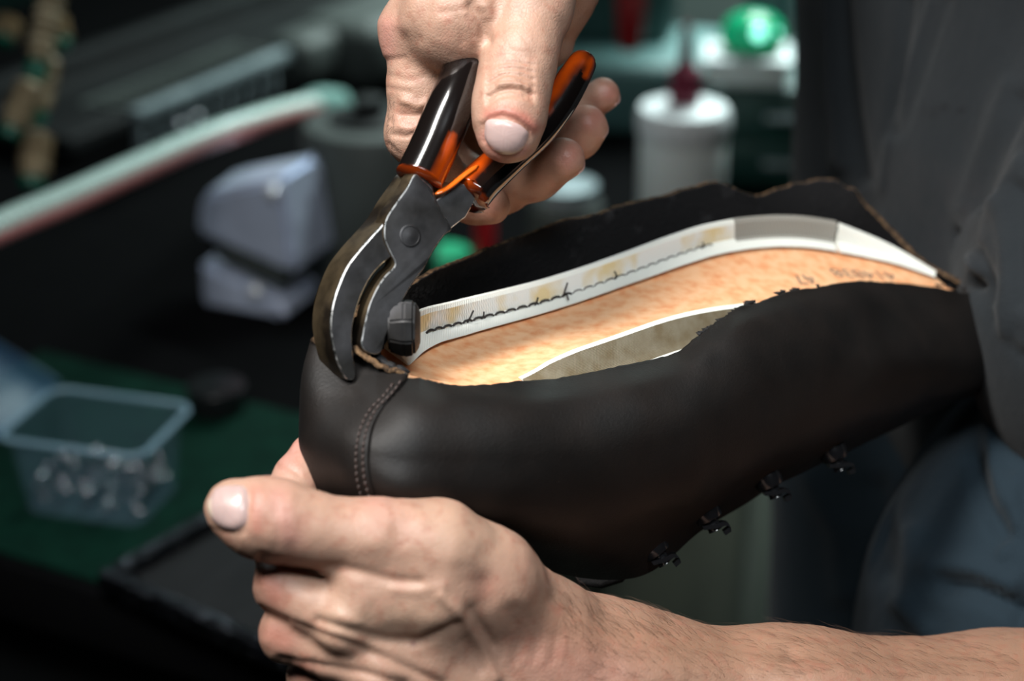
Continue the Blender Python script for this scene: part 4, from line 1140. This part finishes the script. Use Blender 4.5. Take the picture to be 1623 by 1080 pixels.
# small black tin beside the mat
bt = on_level(345, 655, ZB)
tin = thing('round_tin', 'small black round tin on the bench behind the plastic box', 'tin', (bt[0], bt[1], ZB + .0032))
part('body', tin, M['hook_black'], lambda b: lathe_bm(b, [(.018, 0), (.019, .002), (.019, .012)], 32))
part('lid', tin, M['hook_black'], lambda b: lathe_bm(b, [(.020, .012), (.020, .017), (.019, .018), (0, .0182)], 32))

# silver casting with white domed heads added to stand for its highlights
sv = on_level(428, 474, ZB)
cast = thing('metal_casting', 'bright silver angular metal casting behind the pliers jaw', 'casting', (sv[0], sv[1], ZB), math.radians(-20))
def hullpart(pts, bev):
    def f(b):
        vs = [b.verts.new(p) for p in pts]; r = bmesh.ops.convex_hull(b, input=vs)
        bmesh.ops.bevel(b, geom=[e for e in b.edges], offset=bev, segments=2, affect='EDGES')
    return f
part('foot', cast, M['silver'], hullpart([(-.042, -.03, 0), (.030, -.034, 0), (.030, .03, 0), (-.042, .03, 0), (-.042, -.03, .036), (-.042, .03, .036), (.024, -.03, .012), (.024, .03, .012)], .003))
part('waist', cast, M['drum_grey'], lambda b: box_bm(b, .06, .05, .02, Matrix.Translation((-.004, 0, .030)) @ Matrix.Rotation(math.radians(18), 4, 'Y'), .003))
part('head', cast, M['silver'], hullpart([(-.044, -.03, .058), (.038, -.032, .036), (.044, .03, .04), (-.044, .03, .060), (-.040, -.026, .088), (.030, -.028, .112), (.036, .026, .114), (-.036, .026, .092)], .004))
for x, y, z in ((.006, -.0385, .020), (.022, -.0330, .098)):
    part('bolt', cast, M['bolt_bright'], lambda b, x=x, y=y, z=z: lathe_bm(b, [(.0062, 0), (.0062, .003), (.005, .0052), (.003, .0064), (0, .0068)], 16, Matrix.Translation((x, y + .006, z)) @ Matrix.Rotation(math.radians(68), 4, 'X')))
# grey drum right of it
dr = on_level(592, 430, ZB)
drum = thing('grinding_drum', 'dull grey drum standing behind the silver casting', 'drum', (dr[0], dr[1], ZB))
part('shell', drum, M['drum_grey'], lambda b: lathe_bm(b, [(.050, 0), (.052, .003), (.052, .118), (.049, .123), (.030, .125)], 48))
part('hub', drum, M['dark_machine'], lambda b: lathe_bm(b, [(.030, .120), (.030, .128), (.012, .130), (.012, .142), (0, .143)], 32))

# finishing machine with a comb rail
mc = W(330, 200, 2.0)
mach = thing('finishing_machine', 'dark machine with a grey comb rail and rounded grey arm behind the hose', 'machine', (mc[0], mc[1], ZB + .0005), math.radians(60))
L0 = frame((mc[0], mc[1], ZB), math.radians(60)).inverted()
def loc_(p): return L0 @ Vector(p)
part('bed', mach, M['dark_machine'], lambda b: box_bm(b, .62, .16, .030, Matrix.Translation((.08, .05, 0)), .006))
part('back_rail', mach, M['dark_machine'], lambda b: box_bm(b, .58, .03, .05, Matrix.Translation((.08, .115, .0)), .01))
ra, rb = loc_(W(213, 196, 1.70)), loc_(W(452, 96, 1.92))
def between(a, c): 
    d = c - a; return Matrix.Translation((a + c) / 2) @ d.to_track_quat('X', 'Z').to_matrix().to_4x4(), d.length
RM, RL = between(ra, rb)
part('guide_rail', mach, M['grey_metal'], lambda b: box_bm(b, RL, .014, .012, RM, .003))
for k in range(9):
    part('tooth', mach, M['grey_metal'], lambda b, k=k: box_bm(b, .006, .008, .030, RM @ Matrix.Translation((-RL / 2 + .008 + k * RL / 9.2, 0, -.030)), .001))
part('grid', mach, M['drum_grey'], lambda b: [box_bm(b, .005, .045, .004, RM @ Matrix.Translation((-RL / 2 + .01 + k * RL / 14, .032, .006))) for k in range(14)] + [box_bm(b, RL, .005, .005, RM @ Matrix.Translation((0, .054, .006)))])
aa, ab = loc_(W(452, 108, 1.94)), loc_(W(650, 30, 2.12))
AM, AL = between(aa, ab)
part('arm', mach, M['drum_grey'], lambda b: box_bm(b, AL, .055, .05, AM @ Matrix.Translation((0, 0, -.02)), .016, 4))
part('arm_cover', mach, M['drum_grey'], lambda b: box_bm(b, AL * .8, .10, .07, AM @ Matrix.Translation((.03, -.02, -.032)), .02, 4))
for px_, py_ in ((286, 198), (313, 186)):
    q = loc_(W(px_, py_, 1.66)); part('bolt', mach, M['bolt_bright'], lambda b, q=q: bmesh.ops.create_uvsphere(b, u_segments=12, v_segments=8, radius=.0032, matrix=Matrix.Translation(q)))
q0_, q1_ = W(505, 205, 1.75), W(575, 200, 1.82)
QM, QL = between(loc_(q0_), loc_(q1_))
part('hose_clamp', mach, M['grey_metal'], lambda b: box_bm(b, QL, .03, .018, QM, .006, 3))

# ribbed hose
HP = catmull(np.array([W(-90, 400, 1.16), W(20, 352, 1.20), W(110, 315, 1.25), W(220, 266, 1.33), W(320, 222, 1.43), W(400, 194, 1.55), W(460, 176, 1.68), W(512, 164, 1.76)]), 760)
al = np.concatenate([[0], np.cumsum(np.linalg.norm(np.diff(HP, axis=0), axis=1))])
rh = .0080 + .0021 * np.abs(np.sin(al / .0068 * math.pi)) ** .7
hose = thing('ribbed_hose', 'ribbed pale green and pink hose running across in front of the machine', 'hose', tuple(HP[380]))
V_, F_ = tube_arrays(HP, rh, 20)
ho = mesh_obj('tube', V_, F_, M['hose'], hose)
V_ = np.array(V_); ctr = np.repeat(HP, 20, 0); rel = (V_ - ctr); rel /= np.linalg.norm(rel, axis=1)[:, None] + 1e-9
a = np.clip((rel @ np.array([.1, -.35, .93]) - .28) / .3, 0, 1)[:, None]
point_color(ho.data, 'tint', np.array(srgb(170, 196, 188)[:3]) * a + np.array(srgb(216, 140, 136)[:3]) * (1 - a))
V_, F_ = tube_arrays(catmull(np.array([W(496, 168, 1.735), W(512, 164, 1.76), W(536, 166, 1.79)]), 16), .0135, 20)
mesh_obj('fitting', V_, F_, M['pale_green'], hose)

# wooden spindles hung up at the left
spd = [((88, -30), (54, 128), 1.36, .0105, 'tan ribbed spindle with a green band hanging topmost at the far left'), ((50, 132), (12, 220), 1.34, .011, 'tan ribbed spindle hanging below the topmost one at the far left'),
       ((86, 30), (98, 76), 1.40, .010, 'short tan spindle with a wide green collar at top left'), ((80, 92), (58, 196), 1.38, .009, 'slim tan spindle with a green tip left of the dark machine'),
       ((60, 212), (50, 300), 1.36, .012, 'stout tan spindle just above the hose at the far left'), ((16, 30), (4, 70), 1.40, .010, 'stubby tan spindle in the top left corner')]
for (x0, y0), (x1, y1), D_, r_, lab in spd:
    p0, p1 = Vector(W(x0, y0, D_)), Vector(W(x1, y1, D_ - .01)); Lh = (p1 - p0).length
    s_ = thing('wooden_spindle', lab, 'spindle', tuple(p0), group='wooden spindles hung at the left')
    s_.rotation_euler = (p1 - p0).to_track_quat('Z', 'Y').to_euler()
    prof = [(r_ * .5, 0), (r_ * .7, .001)] + [(r_ * (.82 + .18 * math.sin(i * 1.9)), .002 + (Lh * .80 - .004) * i / 26) for i in range(27)] + [(r_ * .6, Lh * .8)]
    part('shaft', s_, M['tan_wood'], lambda b: lathe_bm(b, prof, 20))
    part('band', s_, M['green_band'], lambda b: lathe_bm(b, [(r_ * .55, Lh * .80), (r_ * .72, Lh * .82), (r_ * .66, Lh * .97), (r_ * .4, Lh)], 20))
# board they hang on
# tall green cabinet behind the machines
cb = W(285, 60, 3.05)
cab = thing('tool_cabinet', 'tall dark green cabinet with a pale bar handle at the top left', 'cabinet', (cb[0], cb[1] + .12, 0), math.radians(24))
part('body', cab, M['cabinet_green'], lambda b: box_bm(b, 1.0, .4, 1.95, Matrix.Translation((-.12, .2, 0)), .006))
part('door', cab, M['cabinet_green'], lambda b: box_bm(b, .96, .02, 1.0, Matrix.Translation((-.12, -.012, .92)), .004))
CM = frame((cb[0], cb[1] + .12, 0), math.radians(24)).inverted()
hA, hB = CM @ Vector(W(160, 50, 2.93)), CM @ Vector(W(268, 6, 3.02))
HM, HL = between(hA, hB)
part('handle', cab, M['pale_green'], lambda b: box_bm(b, HL, .016, .016, HM, .006, 3))

# ---- right of the pliers
bp = on_level(1077, 372, ZB)
bot = thing('white_bottle', 'white plastic bottle with a maroon nozzle behind the shoe', 'bottle', (bp[0], bp[1], ZB))
part('body', bot, M['white_plastic'], lambda b: lathe_bm(b, [(.033, 0), (.0355, .003), (.0355, .086), (.034, .090)], 48))
part('lid', bot, M['white_lid'], lambda b: lathe_bm(b, [(.0365, .088), (.0378, .092), (.0378, .104), (.035, .110), (.012, .113), (.012, .118)], 48))
part('nozzle', bot, M['maroon'], lambda b: lathe_bm(b, [(.0125, .114), (.013, .118), (.012, .140), (.006, .146), (.0045, .170), (.003, .178)], 24))
pp = on_level(705, 428, ZB)
cup = thing('green_jar', 'small bright green jar beside the pliers hinge in the background', 'jar', (pp[0], pp[1], ZB))
part('body', cup, M['green_plastic'], lambda b: lathe_bm(b, [(.019, 0), (.020, .002), (.020, .006)], 32))
part('lid', cup, M['green_plastic'], lambda b: lathe_bm(b, [(.0215, .006), (.0215, .014), (.019, .017), (0, .0175)], 32))
rp = on_level(768, 430, ZB)
pen = thing('red_marker', 'thin red marker standing upright behind the far edge of the shoe', 'marker', (rp[0], rp[1], ZB))
part('barrel', pen, M['red_plastic'], lambda b: lathe_bm(b, [(.008, 0), (.008, .050), (.007, .052)], 24))
part('cap', pen, M['maroon'], lambda b: lathe_bm(b, [(.0088, .050), (.0084, .078), (.006, .082), (0, .083)], 24))
gj = on_level(895, 395, ZB)
jar = thing('grey_jar', 'squat pale grey jar half hidden behind the far leather edge', 'jar', (gj[0], gj[1], ZB))
part('body', jar, M['drum_grey'], lambda b: lathe_bm(b, [(.028, 0), (.030, .004), (.030, .040), (.024, .046)], 32))
part('lid', jar, M['grey_metal'], lambda b: lathe_bm(b, [(.026, .045), (.026, .056), (0, .058)], 32))
# teal machine
tm = on_level(962, 185, ZB)
tmc = thing('teal_machine', 'teal painted press with a curved pale hood behind the right hand', 'machine', (tm[0], tm[1], ZB), math.radians(-12))
part('base', tmc, M['teal_paint'], lambda b: box_bm(b, .17, .16, .07, Matrix.Translation((.02, .02, 0)), .012, 3))
part('column', tmc, M['teal_dark'], lambda b: box_bm(b, .13, .10, .30, Matrix.Translation((-.01, .06, .06)), .02, 3))
arc_ = [Vector((.055 + .10 * math.cos(a), -.02, .12 + .16 * math.sin(a))) for a in np.linspace(-.15, 2.0, 24)]
V_, F_ = tube_arrays(np.array([a[:] for a in arc_]), .022, 20)
mesh_obj('hood', V_, F_, M['teal_paint'], tmc, local=True)
part('lever', tmc, M['red_plastic'], lambda b: lathe_bm(b, [(.008, 0), (.012, .01), (.014, .05), (.010, .09), (0, .094)], 20, Matrix.Translation((.03, -.06, .085))))
# small green drawer unit with a white tray and a glossy green dome with added glow
du = on_level(1215, 300, ZB); ZC = ZB + .092
unit = thing('drawer_unit', 'small dark green metal drawer unit behind the white bottle', 'drawer unit', (du[0], du[1], ZB), math.radians(-6))
part('body', unit, M['cabinet_green'], lambda b: box_bm(b, .105, .16, .090, Matrix.Translation((.010, .08, 0)), .003))
part('top', unit, M['teal_dark'], lambda b: box_bm(b, .108, .163, .003, Matrix.Translation((.010, .08, .0888)), .001))
for z in (.006, .048):
    d_ = part('drawer', unit, M['cabinet_green'], lambda b, z=z: box_bm(b, .096, .006, .037, Matrix.Translation((.010, -.002, z)), .0015))
    bm = bmesh.new(); box_bm(bm, .03, .006, .005, Matrix.Translation((.010, -.007, z + .017)), .001)
    k_ = bm_obj('handle', bm, M['grey_metal'], None); k_.parent = d_
TP = on_level(1182, 126, ZC)
wt = thing('white_tray', 'white plastic tray on the green drawer unit under the green lamp', 'tray', (TP[0], TP[1], ZC + .0005), math.radians(-6))
part('body', wt, M['white_plastic'], lambda b: box_bm(b, .070, .060, .022, None, .005, 3))
part('rim', wt, M['white_lid'], lambda b: box_bm(b, .076, .066, .005, Matrix.Translation((0, 0, .0205)), .002))
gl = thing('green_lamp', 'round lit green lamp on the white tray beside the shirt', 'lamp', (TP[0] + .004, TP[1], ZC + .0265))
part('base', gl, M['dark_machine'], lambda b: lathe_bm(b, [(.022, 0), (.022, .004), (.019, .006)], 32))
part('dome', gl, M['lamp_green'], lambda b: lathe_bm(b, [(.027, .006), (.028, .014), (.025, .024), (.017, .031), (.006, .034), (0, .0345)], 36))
for x, y, z, r in ((.002, -.024, .021, .0060), (.018, -.0165, .020, .0032)):  # glowing spots stand in for reflections on the dome
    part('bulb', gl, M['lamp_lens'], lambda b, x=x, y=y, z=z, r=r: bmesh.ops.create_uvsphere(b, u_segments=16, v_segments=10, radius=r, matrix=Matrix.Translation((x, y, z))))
